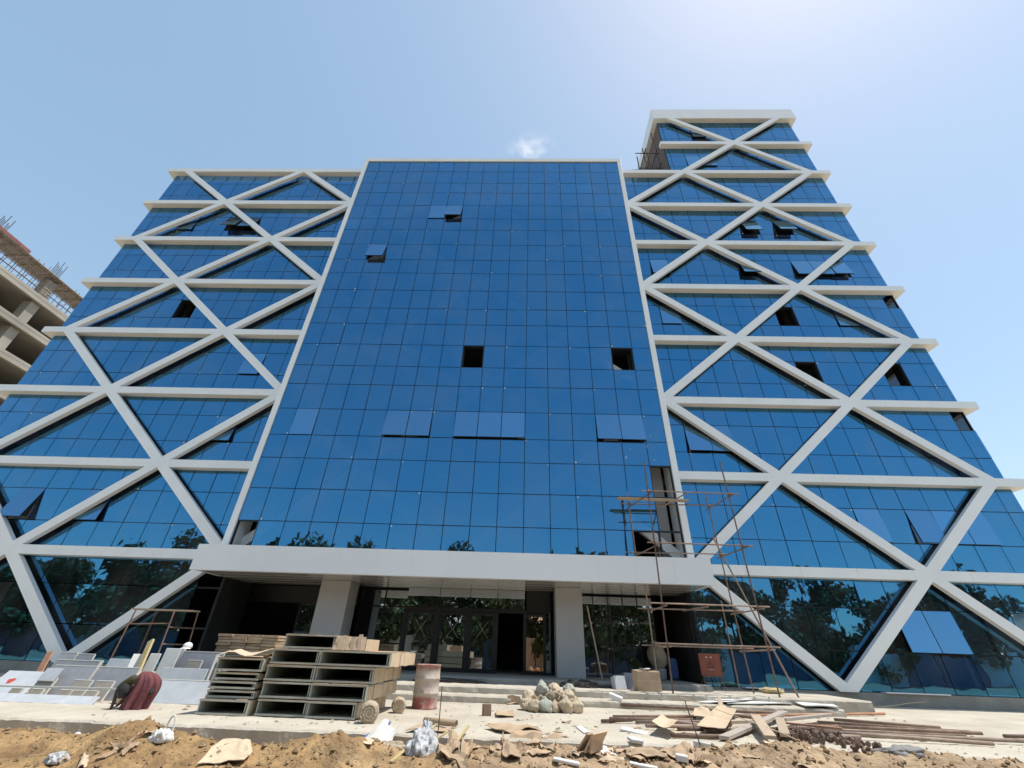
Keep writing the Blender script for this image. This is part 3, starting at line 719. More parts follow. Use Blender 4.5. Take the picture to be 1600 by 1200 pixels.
for i, xr in enumerate((16.86, 17.03, 17.07, 17.34)):
    tray('steel_tray', 15.985, xr, PZ+.015+.262*i, -7.42+.05*i, -5.35+.1*i, .235, 'open ended grey steel tray, %s of four in the right stack beside the barrel' % where[i], -0.008*(i % 2), seed=10+i)
tray('steel_tray', 15.15, 16.15, PZ+.012+.262*4, -7.2, -5.4, .23, 'single grey steel tray lying crosswise on top of the middle and right stacks', 0.015, seed=20)
tray('steel_tray', 13.99, 14.88, PZ+.01, -7.42, -5.5, .215, 'deep grey steel tray at the bottom of the left stack', 0.02, seed=30)
for i in range(3):
    tray('steel_tray', 14.0+.015*i, 14.87, PZ+.25+.137*i, -7.36+.02*i, -5.5, .105, 'shallow grey steel tray, %s of three in the left stack' % ('lowest', 'middle', 'highest')[i], 0.02, seed=31+i)
tray('steel_tray', 14.03, 14.9, PZ+.665, -7.38, -5.5, .2, 'grey steel tray with a sagging cardboard sheet, top of the left stack', 0.02, seed=36)

def sheet(name, quad, m, zf, label, cat, group=None, curl=0.06, th=0.006, seed=0, n=8, sag=None, parent=None):
    """bent sheet of board: a bilinear patch with curl, given thickness"""
    r = random.Random(seed); q = [Vector((p[0], p[1], p[2] if len(p) > 2 else 0)) for p in quad]; g = MB()
    ph, pa, fold = r.random()*6, r.uniform(.7, 1.6), r.choice((0, 0, 1))
    for lay in (0, 1):
        for j in range(n+1):
            for i in range(n+1):
                u, v = i/n, j/n
                p = q[0]*(1-u)*(1-v)+q[1]*u*(1-v)+q[2]*u*v+q[3]*(1-u)*v
                wv = curl*(0.5+0.5*math.sin(ph+pa*math.pi*(u+.4*v)*1.6)) + curl*.45*fr(u*2+seed, v*2, seed*.7, 2)
                if fold: wv += curl*1.0*abs(u-.55)
                e = .03*fr(u*4, v*4, seed+3., 2)*(1 if (i in (0, n) or j in (0, n)) else 0)
                z = (zf(p.x, p.y) if zf else p.z)+max(wv, 0.004)
                g.v.append((p.x+e, p.y+e*.6, z+lay*th))
    N1 = (n+1)*(n+1)
    for j in range(n):
        for i in range(n):
            a = j*(n+1)+i; g.f += [(a, a+n+1, a+n+2, a+1), (a+N1, a+N1+1, a+N1+n+2, a+N1+n+1)]
    for i in range(n):
        a = i; g.f.append((a, a+1, a+1+N1, a+N1)); a = n*(n+1)+i; g.f.append((a+1, a, a+N1, a+1+N1))
        a = i*(n+1); g.f.append((a+n+1, a, a+N1, a+n+1+N1)); a = i*(n+1)+n; g.f.append((a, a+n+1, a+n+1+N1, a+N1))
    o = g.obj(name, m, parent, smooth=False)
    if label: tag(o, label, cat, group)
    return o
sheet('cardboard_sheet', [(14.0, -7.46, .535), (14.95, -7.44, .55), (15.0, -6.6, .6), (14.05, -6.6, .57)], M['card2'], None, 'curled pale cardboard sheet draped over the top tray of the left stack', 'cardboard', curl=.09, seed=2)
sheet('cardboard_sheet', [(14.85, -7.3, .53), (15.05, -7.3, .55), (15.05, -6.2, .58), (14.85, -6.2, .55)], M['card2'], None, 'narrow cardboard strip wedged between the left and middle tray stacks', 'cardboard', curl=.05, seed=5)
# torn carton on the top tray level
ct = MB(); r_ = random.Random(8)
for i in range(9):
    x = 16.19+i*.068; ct.bar((x, -7.25, .705), (x+r_.uniform(-.02, .02), -7.2+r_.uniform(-.02, .02), .705+r_.uniform(.2, .27)), .075, .02, (0, 1, 0))
ct.box(16.19, -7.2, .705, 16.78, -6.3, .9)
tag(ct.obj('torn_carton', M['card2']), 'torn pale carton sitting on the right tray stack', 'carton')

# flat cartons piled behind the trays
for j in range(7):
    for i in range(4):
        x0 = 12.05+i*.385+r_.uniform(-.015, .015); z0 = .50+j*.064
        b = MB().box(-.188, -.35, .002, .188, .35, .058)
        o = b.obj('flat_carton', M['card'], bevel=.006); o.location = (x0+.19, -4.0+r_.uniform(-.03, .03), z0); o.rotation_euler[2] = r_.uniform(-.03, .03)
        tag(o, 'flat brown carton %s of the pile, %s layer from top' % (('at the left end', 'second from the left', 'second from the right', 'at the right end')[i], ('seventh', 'sixth', 'fifth', 'fourth', 'third', 'second', 'first')[j]), 'carton', 'flat cartons piled behind the trays')
pal = empty('timber_pallet', (12.82, -4.0, PZ)); tag(pal, 'timber trestle base carrying the pile of flat brown cartons', 'pallet')
for x in (-.7, 0, .7): MB().box(x-.05, -.35, 0, x+.05, .35, .79).obj('bearer', M['greyplank'], pal)
for y in (-.3, -.1, .1, .3): MB().box(-.78, y-.07, .792, .78, y+.07, .845).obj('deck_board', M['greyplank'], pal)

# rolled sacks in front of and behind the right tray stack
def roll(loc, s, label, rz):
    g = MB(); n = 26
    prof = [(.02, -.5), (.7, -.5), (.93, -.44), (1.0, -.3), (.9, -.1), (.97, .1), (1.0, .3), (.9, .46), (.5, .5)]
    g.lathe(prof, n)
    g.v = [(p[0]*s*(1+.07*fr(p[0]*2, p[1]*2, p[2]*3)), p[1]*s*(1+.07*fr(p[0]*2+5, p[1]*2, p[2]*3)), p[2]*s*1.9) for p in g.v]
    o = g.obj('rolled_sack', M['sack'], smooth=True); o.location = (loc[0], loc[1], loc[2]+s*.93); o.rotation_euler = (rad(90), 0, rz)
    sp = MB(); pv = None
    for k in range(34):
        a = k*.5; rr = s*(.12+.022*k); p = Vector((rr*math.cos(a), rr*math.sin(a), s*.97))
        if pv is not None: sp.tube(pv, p, s*.05, 5)
        pv = p
    sp.obj('rolled_layer', M['sack'], o, smooth=True)
    return tag(o, label, 'sack roll')
roll((17.18, -7.62, PZ), .165, 'grey rolled sack on the pavement against the front of the right tray stack', .25)
roll((17.35, -6.15, PZ), .14, 'grey rolled sack beneath the overhanging trays near the barrel', .3)

# ------------------------------------------------------------------ barrel
prof = [(.27, 0), (.288, .004), (.288, .02), (.277, .03), (.277, .26), (.29, .275), (.29, .292), (.277, .305), (.277, .53), (.29, .545), (.29, .562), (.277, .575), (.277, .79), (.288, .8), (.288, .818), (.27, .818), (.262, .79)]
bm_ = MB().lathe(prof, 40); br = bm_.obj('steel_barrel', M['barrel'], smooth=True); br.location = (17.70, -5.15, PZ); br.rotation_euler[2] = .7
tag(br, 'red steel barrel smeared with white paint, standing right of the tray stack', 'barrel')
MB().lathe([(.262, .775), (.2, .777), (.05, .778)], 30).obj('barrel_lid', M['edge'], br)
MB().tube((.16, .05, .778), (.16, .05, .80), .03, 10).obj('bung', M['rust'], br)

# ------------------------------------------------------------------ filled sacks on the pavement
def sack(loc, s, m, label, seed, lean=0.0, tie=True):
    bm = bmesh.new(); bmesh.ops.create_icosphere(bm, subdivisions=4, radius=1)
    for v in bm.verts:
        p = v.co.copy(); n = fr(p.x*1.3+seed*3, p.y*1.3, p.z*1.3, 3); n2 = fr(p.x*4, p.y*4+seed, p.z*4, 3)
        k = 1.02+.26*n+.05*n2
        x, y, z = p.x*k, p.y*k, p.z*k
        if tie and z > .45: f = max(.5, 1-(z-.45)*.75); x *= f*(1+.25*n2); y *= f; z += (z-.45)*.12
        z = max(z, -.78+.03*n2)
        v.co = (x*s[0]*.95, y*s[1], (z+.78)*s[2]*.82)
    me = bpy.data.meshes.new('filled_sack'); bm.to_mesh(me); bm.free(); me.materials.append(m)
    me.polygons.foreach_set('use_smooth', [True]*len(me.polygons))
    o = bpy.data.objects.new('filled_sack', me); COL.objects.link(o); o.location = (loc[0], loc[1], PZ+(loc[2]-PZ)*.8 if loc[1] < -3 else loc[2]); o.rotation_euler = (lean*.4, lean, seed)
    return tag(o, label, 'sack', 'rubble sacks heaped below the steps')
SK = [((19.98, -4.78, PZ), (.18, .17, .17), 'sack', 'brown sack at the left foot of the heap below the steps', .3),
      ((20.16, -4.95, PZ), (.17, .16, .16), 'sack', 'slumped tan sack at the front left of the heap', -.3),
      ((20.42, -5.02, PZ), (.17, .16, .18), 'greensack', 'green sack at the front centre of the heap', .1),
      ((20.62, -4.98, PZ), (.12, .13, .15), 'sack', 'small squarish sack right of the green one', 0),
      ((20.86, -5.0, PZ), (.17, .16, .19), 'sack', 'grey white sack with printed seams at the front right of the heap', .05),
      ((21.12, -4.9, PZ), (.14, .15, .18), 'sack', 'tan sack at the right foot of the heap', -.1),
      ((20.05, -4.6, PZ+.24), (.17, .15, .13), 'sack', 'brown bundle lying on the left side of the heap', .6),
      ((20.36, -4.55, PZ+.38), (.13, .13, .17), 'greensack', 'upright tied sack with green stripes at the peak of the heap', -.2),
      ((20.62, -4.6, PZ+.22), (.17, .16, .15), 'sack', 'pale round sack in the middle of the heap', .2),
      ((20.93, -4.62, PZ+.22), (.18, .17, .16), 'sack', 'pale bulging sack on the upper right of the heap', -.2),
      ((20.66, -4.45, PZ+.45), (.2, .13, .10), 'sack', 'folded pinkish sack lying on top of the heap', .3),
      ((21.0, -4.4, PZ+.42), (.15, .13, .12), 'greensack', 'pale green sack at the back right top of the heap', .2),
      ((20.3, -4.5, PZ), (.2, .2, .26), 'sack', 'dull sack buried at the back left of the heap', 0),
      ((20.75, -4.45, PZ), (.26, .2, .26), 'sack', 'dull sack buried at the back centre of the heap', 0),
      ((21.0, -4.5, PZ), (.2, .2, .24), 'sack', 'dull sack buried at the back right of the heap', 0)]
for i, (l, s, m, lab, ln) in enumerate(SK): sack(l, s, M[m], lab, i*1.7+.4, ln)

# ------------------------------------------------------------------ terrace clutter
bx = empty('cardboard_box', (23.42, -2.2, -.047), .08); tag(bx, 'tan cardboard box on the upper step beside the scaffold upright', 'box')
MB().box(-.33, -.24, 0, .33, .24, .47).obj('carton_body', M['card'], bx, bevel=.02)
MB().box(-.33, -.245, .235, .33, -.2405, .25).obj('seam', M['card2'], bx)
MB().bar((-.33, 0, .474), (.05, 0, .50), .46, .008).obj('flap', M['card2'], bx); MB().bar((.0, -.1, .476), (.33, -.1, .476), .2, .008).obj('flap', M['card2'], bx)
def tilted(name, x, y, z, w, h, t, m, lean, rz, label, cat, group=None, parent=None):
    o = MB().box(-w/2, 0, 0, w/2, t, h).obj(name, m, parent, bevel=min(.008, t*.3)); o.location = (x, y, z); o.rotation_euler = (-lean, 0, rz)
    return tag(o, label, cat, group)
tilted('plastic_tub', 22.75, -1.95, -.045, .36, .33, .22, M['marble'], .25, .35, 'pale blue white tub lying on its side left of the tan box', 'tub')
tilted('foam_board', 22.98, -1.8, -.045, .30, .42, .03, M['slate'], .35, -.5, 'grey board leaning between the white tub and the tan box', 'board')
sheet('paper_sheet', [(23.25, -2.3), (23.55, -2.35), (23.6, -2.05), (23.3, -2.0)], M['foam'], lambda x, y: .46, 'white paper sheet lying on top of the tan box', 'paper', curl=.02, seed=3)
# easel sign
sg = empty('easel_sign', (25.92, -.55, -.047), -.05); tag(sg, 'faded red warning board with a triangle symbol on a low steel easel', 'sign')
MB().box(-.33, -.02, .36, .33, .02, .96).obj('sign_board', M['signred'], sg, bevel=.006)
tr_ = MB(); P_ = [(0, .76), (-.10, .58), (.10, .58)]
for i in range(3): tr_.bar((P_[i][0], -.0235, P_[i][1]), (P_[(i+1) % 3][0], -.0235, P_[(i+1) % 3][1]), .016, .006, (0, 1, 0))
tr_.box(-.008, -.026, .625, .008, -.021, .69).box(-.008, -.026, .60, .008, -.021, .614)
tr_.obj('triangle_symbol', M['signmark'], sg)
sl = MB()
for x in (-.09, .05): sl.box(x-.03, -.026, .845, x+.03, -.021, .875)
for x in (-.06, 0, .06): sl.box(x-.02, -.026, .52, x+.02, -.021, .535)
sl.obj('sign_lettering', M['edge'], sg)
for s in (-1, 1):
    MB().tube((s*.27, -.02, .36), (s*.30, -.10, 0), .014, 6).obj('leg', M['rust'], sg); MB().tube((s*.22, .03, .4), (s*.33, .35, 0), .014, 6).obj('leg', M['rust'], sg)
MB().bar((-.28, -.06, .17), (.28, -.06, .17), .02, .02).obj('stretcher', M['rust'], sg); MB().bar((-.3, -.03, .345), (.3, -.03, .345), .03, .025).obj('stretcher', M['rust'], sg)
# mixer-like drum and pail in the dark bay
dm = empty('mortar_tub', (24.75, 1.2, .094)); tag(dm, 'dusty grey mortar bag slumped over a pail in the dark bay behind the scaffold', 'mortar tub')
MB().lathe([(.18, 0), (.22, .02), (.24, .3), (.25, .32), (.2, .33)], 24).obj('pail', M['colgrey'], dm, smooth=True)
bm = bmesh.new(); bmesh.ops.create_icosphere(bm, subdivisions=3, radius=.33)
for v in bm.verts: v.co *= 1+.2*fr(v.co.x*4, v.co.y*4, v.co.z*4, 3); v.co.z = v.co.z*1.3+.72
me = bpy.data.meshes.new('bag'); bm.to_mesh(me); bm.free(); me.materials.append(M['sack']); o = inst('bag', me, dm); me.polygons.foreach_set('use_smooth', [True]*len(me.polygons))
tag(MB().box(25.15, 1.4, .094, 25.5, 1.7, .75).obj('blue_drum', M['bluesack'], bevel=.08), 'small blue container in the dark bay beside the mortar tub', 'container')
# yellow sack on the terrace
sack((27.35, -1.2, -.047), (.33, .18, .10), M['yplank'], 'flat yellow sack lying on the terrace beside the wing plinth', 9.1, 0, False)['group'] = ''
del bpy.data.objects[[o.name for o in bpy.data.objects if o.name.startswith('filled_sack')][-1]]['group']
def heap(loc, s, label, seed):
    bm = bmesh.new(); bmesh.ops.create_icosphere(bm, subdivisions=4, radius=1)
    for v in bm.verts:
        k = 1+.35*fr(v.co.x*2+seed, v.co.y*2, v.co.z*2, 4); v.co = (v.co.x*k*s[0], v.co.y*k*s[1], max(-.02, v.co.z*k*s[2]))
    me = bpy.data.meshes.new('mortar_heap'); bm.to_mesh(me); bm.free(); me.materials.append(M['mortar'])
    o = inst('mortar_heap', me, None, loc); return tag(o, label, 'heap')
heap((21.3, -1.75, -.045), (.28, .16, .15), 'left dark mortar heap below the right entrance column', 1)
heap((21.75, -1.72, -.045), (.34, .18, .17), 'right dark mortar heap below the right entrance column', 4)
heap((17.7, -1.7, -.045), (.95, .14, .10), 'long low dark mortar heap at the platform edge before the doors', 7)
heap((22.6, -1.7, -.045), (.9, .1, .06), 'thin dark mortar ridge left of the white tub', 9)

# ------------------------------------------------------------------ stone slabs stored at the left
SG = 'stone slabs leaning at the left of the entrance'
def stone(x0, x1, y, z, h, lean, m, label, t=.03, edge=False, rz=0.0):
    o = tilted('stone_slab', (x0+x1)/2, y, z, x1-x0, h, t, M[m], rad(lean), rz, label, 'stone slab', SG)
    if edge:
        w = (x1-x0)/2
        MB().box(-w-.004, -.004, h+.001, w+.004, t+.004, h+.018).obj('sawn_edge', M['edge'], o)
        MB().box(w+.001, -.004, 0, w+.015, t+.004, h).obj('sawn_edge', M['edge'], o)
    return o
stone(9.5, 10.45, -6.0, PZ, .60, 20, 'slate', 'large grey slab leaning second from the left, small taupe tiles before it', edge=True)
stone(10.5, 11.42, -6.0, PZ, .60, 20, 'slate', 'large grey slab leaning left of the stooping person', edge=True)
stone(9.55, 9.9, -6.12, PZ+.3, .25, 24, 'marble', 'small light grey tile leaning high on the large left slab')
for i, (x, h, lab) in enumerate(((9.62, .38, 'left'), (10.42, .36, 'middle'), (10.9, .36, 'right'))):
    stone(x-.1, x+.28, -6.2, PZ, h, 24, 'taupe', '%s of the three taller taupe tiles leaning on the grey slabs' % lab, edge=True)
for i, x in enumerate((9.3, 9.75, 10.35, 10.62, 10.9)):
    stone(x, x+.24, -6.42, PZ, .2, 30, 'taupe', ('far left', 'second', 'third', 'fourth', 'far right')[i]+' low taupe tile in the front row before the grey slabs', edge=True)
tag(MB().bar((9.05, -6.5, -.13), (11.75, -6.4, -.11), .045, .03).obj('metal_strip', M['edge']), 'thin grey metal strip laid along the front of the leaning tiles', 'metal strip')
stone(9.4, 11.45, -6.75, PZ, .20, 52, 'marble', 'long low pale slab lying almost flat in front of the tiles', .03)
stone(9.0, 9.4, -6.72, PZ, .18, 52, 'marble', 'short low pale slab at the left end of the long flat one', .03)
stone(8.55, 8.98, -5.0, PZ, .80, 14, 'slate', 'upper left grey slab beside the orange plank', edge=True)
stone(9.02, 9.42, -5.0, PZ, .78, 14, 'slate', 'upper grey slab just right of the white slab edge behind', edge=True)
stone(8.85, 9.9, -5.3, PZ, .66, 15, 'slate', 'wide grey slab half hidden behind the two large leaning slabs', edge=True)
stone(9.5, 9.75, -5.05, PZ, .66, 14, 'marble', 'narrow pale slab with a white edge behind the wide grey slab', edge=True)
stone(9.85, 10.6, -5.0, PZ, .72, 15, 'marble', 'pale grey slab left of the white boards', .03)
stone(10.8, 11.05, -5.4, PZ, .88, 22, 'foam', 'tall narrow white board standing left of the yellow plank', .02, rz=.5)
stone(11.05, 11.3, -5.3, PZ, .85, 10, 'foam', 'white board standing directly behind the yellow plank', .03)
stone(11.32, 11.68, -5.2, PZ, .96, 8, 'foam', 'tallest white board, just right of the yellow plank', .03)
stone(11.45, 11.6, -4.9, PZ, .96, 6, 'foam', 'small white block rising behind the white boards', .05)
stone(11.62, 12.62, -5.0, PZ, .90, 10, 'slate', 'big dark grey slab behind the pale slabs at the right of the storage row', edge=True)
stone(11.95, 12.28, -5.15, PZ+.3, .43, 13, 'taupe', 'taupe tile leaning on the big dark grey slab', edge=True)
stone(11.62, 12.68, -5.5, PZ, .60, 14, 'marble', 'mid grey pale slab behind the front pale slab at the right', .03)
stone(12.08, 13.2, -6.1, PZ, .43, 26, 'marble', 'bluish white slab leaning low at the right, behind the stooping person', .035, edge=True)
for i in range(4):
    stone(12.70+.07*i, 12.73+.07*i, -5.4+.05*i, PZ, .86-.03*i, 8, ('edge', 'slate', 'marble', 'edge')[i], ('first', 'second', 'third', 'fourth')[i]+' upright slab seen edge-on right of the big dark grey slab, counted from the left', .45)
stone(7.95, 8.9, -5.6, PZ, .55, 42, 'marble', 'pale slab sprayed with a red paint spot at the far left', .02)
bpy.context.view_layer.update()
rp = [o for o in bpy.data.objects if o.get('label', '').startswith('pale slab sprayed')][0]
gg = MB(); gg.v = [(0, -.003, 0)]+[(.075*(1+.25*math.sin(3*t))*math.cos(t)-.15, -.003, .3+.075*(1+.25*math.sin(2*t+1))*math.sin(t)) for t in [i*.35 for i in range(18)]]
gg.v[0] = (-.15, -.003, .3); gg.f = [(0, i+1, (i+1) % 18+1) for i in range(18)]
gg.obj('paint_spot', M['redpaint'], rp)
tag(MB().bar((8.2, -4.75, PZ), (7.95, -4.45, .42), .16, .03, (0, 1, .2)).obj('timber_plank', M['orange']), 'orange brown plank leaning at the left end of the stored slabs', 'plank')
tag(MB().bar((11.35, -5.75, PZ), (10.82, -5.0, .74), .14, .05, (0, 1, .3)).obj('timber_plank', M['yplank']), 'yellow timber plank leaning over the stooping person', 'plank')
sack((11.72, -6.35, PZ), (.14, .12, .16), M['sack'], 'pale lump of mortar bag beside the hand of the stooping person', 5.5, 0, False)
# rusty trestle behind the slabs
ts = empty('steel_trestle', (8.3, -1.6, -.05)); tag(ts, 'rust red steel trestle with a plank on top, before the left wing glass', 'trestle')
for i, (x, y) in enumerate(((-.7, -.3), (-.55, .4), (.55, -.3), (.85, .4))):
    MB().tube((x*1.15, y*1.2, -.3), (x, y, 1.6), .022, 6).obj('leg', M['rust'], ts)
for z in (.7, 1.15): MB().tube((.58, -.3, z), (.86, .4, z), .018, 6).obj('rung', M['rust'], ts)
MB().tube((-.7, -.3, 1.2), (.57, -.3, 1.25), .018, 6).obj('rail', M['rust'], ts)
MB().box(-1.0, -.15, 1.605, 1.05, .2, 1.645).obj('top_board', M['plank'], ts)

# ------------------------------------------------------------------ people
def skin_body(name, pts, edges, m, parent=None, sub=2):
    me = bpy.data.meshes.new(name); me.from_pydata([p[:3] for p in pts], edges, [])
    o = bpy.data.objects.new(name, me); COL.objects.link(o)
    sk = o.modifiers.new('skin', 'SKIN'); sk.use_smooth_shade = True
    if not me.skin_vertices: pass
    for i, p in enumerate(pts):
        r = p[3]; me.skin_vertices[0].data[i].radius = r if isinstance(r, tuple) else (r, r)
    me.skin_vertices[0].data[0].use_root = True
    sb = o.modifiers.new('subsurf', 'SUBSURF'); sb.levels = sub; sb.render_levels = sub
    me.materials.append(m)
    if parent: o.parent = parent
    return o
p1 = empty('person', (12.55, -7.05, PZ)); tag(p1, 'person stooping to the ground in a maroon wrap and dark head cloth', 'person')
pts = [(.13, .0, .38, .10), (.06, 0, .43, .10), (-.04, -.02, .44, .10), (-.15, -.09, .44, .07), (-.19, -.15, .37, .075),   # hips, back, chest, neck, head base
       (-.12, -.14, .47, .06), (-.33, -.16, .30, .042), (-.27, -.2, .09, .03), (-.26, -.23, .02, .022),
       (-.10, .12, .47, .06), (-.27, .10, .27, .042), (-.34, .05, .07, .03), (-.37, .02, .02, .022),
       (.13, -.07, .32, .07), (.02, -.09, .26, .06), (.08, -.09, .05, .04), (.01, -.10, .015, .03),
       (.13, .07, .32, .07), (.03, .10, .26, .06), (.09, .10, .05, .04), (.02, .11, .015, .03)]
ed = [(0,1),(1,2),(2,3),(3,4),(2,5),(5,6),(6,7),(7,8),(2,9),(9,10),(10,11),(11,12),(0,13),(13,14),(14,15),(15,16),(0,17),(17,18),(18,19),(19,20)]
skin_body('body', pts, ed, M['skin'], p1)
for (hx, hy, dd) in ((-.26, -.23, 1), (-.37, .02, -1)):
    for k in range(4):
        a = -.5+k*.3; L = (.05, .058, .056, .045)[k]
        f = [(hx, hy+(k-1.5)*.014, .02, .011), (hx-L*.6, hy+(k-1.5)*.02, .014, .0085), (hx-L, hy+(k-1.5)*.022, .006, .006)]
        skin_body('finger', f, [(0, 1), (1, 2)], M['skin'], p1, 1)
    skin_body('thumb', [(hx+.01, hy+dd*.02, .02, .011), (hx-.02, hy+dd*.045, .012, .008)], [(0, 1)], M['skin'], p1, 1)
bm = bmesh.new(); bmesh.ops.create_icosphere(bm, subdivisions=3, radius=1)
for v in bm.verts:
    c = v.co; n = fr(c.x*2, c.y*2, c.z*2, 2); v.co = (c.x*.095*(1+.1*n)-.19, c.y*.09*(1+.1*n)-.17, c.z*.125*(1+.06*n)+.29)
me = bpy.data.meshes.new('head_cloth'); bm.to_mesh(me); bm.free(); me.materials.append(M['darkcloth']); me.polygons.foreach_set('use_smooth', [True]*len(me.polygons)); inst('head_cloth', me, p1)
bm = bmesh.new(); bmesh.ops.create_icosphere(bm, subdivisions=3, radius=1)      # face looking at the ground, under the cloth
for v in bm.verts:
    c = v.co.copy(); nose = .35*math.exp(-((c.x+1)**2+(c.z+.1)**2*6+c.y**2*8)*3)
    v.co = (c.x*.078*(1+nose)-.215, c.y*.07-.17, c.z*.105+.265)
me = bpy.data.meshes.new('face'); bm.to_mesh(me); bm.free(); me.materials.append(M['skin']); me.polygons.foreach_set('use_smooth', [True]*len(me.polygons)); inst('face', me, p1)
# sleeve over the upper arms
skin_body('sleeve', [(-.08, -.12, .50, .085), (-.25, -.15, .39, .07), (-.33, -.165, .28, .055)], [(0, 1), (1, 2)], M['olivecloth'], p1)
skin_body('sleeve', [(-.08, .12, .49, .085), (-.19, .13, .36, .075), (-.27, .11, .25, .06)], [(0, 1), (1, 2)], M['olivecloth'], p1)
skin_body('sleeve', [(.16, -.02, .36, .05), (.27, -.06, .28, .045), (.26, -.1, .22, .04)], [(0, 1), (1, 2)], M['darkcloth'], p1)
g = MB(); rings = [(.02, .0, .0, .20, .22, .035), (.03, 0, .08, .20, .215, .032), (.06, 0, .2, .215, .21, .028), (.09, 0, .33, .215, .20, .022), (.09, 0, .43, .20, .185, .018), (.06, -.01, .50, .175, .155, .014), (.01, -.01, .555, .13, .11, .01), (-.02, -.01, .585, .06, .05, .004)]
NR = 56
for (cx, cy, z, rx, ry, fo) in rings:
    for i in range(NR):
        t = 2*math.pi*i/NR; w_ = fo*(math.sin(7*t+z*4)+.6*math.sin(12*t+1.5+z*7)+.9*fr(math.cos(t)*2, math.sin(t)*2, z*3, 3))
        g.v.append((cx+(rx+w_)*math.cos(t), cy+(ry+w_)*math.sin(t), z+.004))
for j in range(len(rings)-1):
    for i in range(NR):
        a = j*NR+i; b_ = j*NR+(i+1) % NR; g.f.append((a, b_, b_+NR, a+NR))
g.f.append(tuple((len(rings)-1)*NR+i for i in range(NR)))
ro = g.obj('robe', M['robe'], p1, smooth=True)
s_ = ro.modifiers.new('subsurf', 'SUBSURF'); s_.levels = 1; s_.render_levels = 2

p2 = empty('person', (11.42, -4.45, PZ)); tag(p2, 'person in a white cap sitting low behind the stone slabs, only the head showing', 'person')
pts = [(0, 0, .28, .14), (0, -.02, .5, .14), (0, -.02, .68, .13), (0, -.02, .78, .055), (0, -.03, .84, .06),
       (-.17, -.02, .68, .06), (-.22, -.14, .48, .045), (-.15, -.32, .42, .035), (-.13, -.38, .40, .03), (.17, -.02, .68, .06), (.22, -.14, .48, .045), (.15, -.32, .42, .035), (.13, -.38, .40, .03),
       (-.12, -.1, .26, .1), (-.16, -.42, .42, .075), (-.15, -.36, .06, .05), (-.15, -.48, .03, .035), (.12, -.1, .26, .1), (.16, -.42, .42, .075), (.15, -.36, .06, .05), (.15, -.48, .03, .035)]
ed = [(0,1),(1,2),(2,3),(3,4),(2,5),(5,6),(6,7),(7,8),(2,9),(9,10),(10,11),(11,12),(0,13),(13,14),(14,15),(15,16),(0,17),(17,18),(18,19),(19,20)]
skin_body('body', pts, ed, M['olivecloth'], p2)
bm = bmesh.new(); bmesh.ops.create_icosphere(bm, subdivisions=4, radius=1)
for v in bm.verts:
    c = v.co.copy(); d2 = c.x**2+(c.z+.05)**2*1.5
    k = 1
    if c.y < 0: k += .22*math.exp(-d2*18); k -= .07*math.exp(-((abs(c.x)-.38)**2+(c.z-.12)**2)*40); k -= .05*math.exp(-(c.x**2*6+(c.z+.45)**2*60))
    if abs(c.x) > .9: k += .12*math.exp(-(c.z**2+c.y**2)*12)
    v.co = (c.x*.074*k, c.y*.092*k-.03, c.z*.112*k+.93)
me = bpy.data.meshes.new('head'); bm.to_mesh(me); bm.free(); me.materials.append(M['skin']); me.polygons.foreach_set('use_smooth', [True]*len(me.polygons)); inst('head', me, p2)
cpz = MB().lathe([(.084, 0), (.098, .006), (.101, .03), (.097, .065), (.078, .10), (.04, .122), (.01, .128)], 28)
cpz.v = [(p[0], p[1]*1.12-.03, p[2]+.955) for p in cpz.v]
cp_ = cpz.obj('cap', M['cap'], p2, smooth=True)
vz = MB()
for i in range(9):
    t = math.pi*(1.05+.9*i/8); vz.v += [(math.cos(t)*.098, math.sin(t)*.11-.03, .965), (math.cos(t)*.12, math.sin(t)*.19-.03, .945)]
vz.f = [(2*i, 2*i+1, 2*i+3, 2*i+2) for i in range(8)]
v_ = vz.obj('visor', M['cap'], cp_); so = v_.modifiers.new('solid', 'SOLIDIFY'); so.thickness = .006

# ------------------------------------------------------------------ pipes and planks on the pavement
PG = 'scaffold pipes lying on the pavement'
pl_x = {'rust': 'rusty', 'tan': 'weathered tan', 'orange': 'orange primed'}
PLAB = ['short rusty pipe, hindmost at the left of the pile', 'rusty pipe second from the back at the left of the pile', 'tan pipe third from the back at the left', 'short tan pipe in the middle, partly under the cardboard', 'rusty pipe with threads of wire under the big torn cardboard', 'rusty pipe at the front of the pile under the cardboard', 'long rusty pipe lying behind the whole pile, a white foam block at its left end', 'long orange primed pipe pointing right behind the pile', 'dark red pipe just behind the grey plank', 'long rusty pipe running right, second from the back', 'long dark rusty pipe running right, third from the back', 'hindmost rusty pipe of those running right', 'longest tan pipe, reaching the right edge of the pavement pile', 'frontmost tan pipe running right', 'rusty pipe running right among the tan ones', 'short tan pipe over the couplers', 'short rusty pipe alone at the far right', 'tan pipe lying under the grey plank', 'rusty pipe under the upright planks', 'tan pipe end showing beside the white foam strip', 'thin tan pipe end at the far left of the pile']
rz = random.Random(4)
for i, (m, xa, ya, xb, yb) in enumerate(POLES):
    r = .030; za = PZ+r+(.008, .05, .012, .06, .03)[i % 5]; zb = PZ+r+(.03, .012, .05, .02)[i % 4]
    p, q = Vector((xa, ya, za)), Vector((xb, yb, zb))
    o = MB().tube(p, q, r, 10).obj('scaffold_pipe', M[m], smooth=False)
    o.data.polygons.foreach_set('use_smooth', [len(pp.vertices) == 4 for pp in o.data.polygons])
    tag(o, PLAB[i], 'pipe', PG)
KLAB = ['long grey plank lying diagonally across the pipe pile', 'shorter grey timber beside the upper end of the diagonal plank', 'left of the two pale planks crossing the pavement edge', 'right of the two pale planks crossing the pavement edge', 'thin orange batten lying over the rusty couplers', 'pale plank piece half under the diagonal plank', 'pale plank piece behind the diagonal plank']
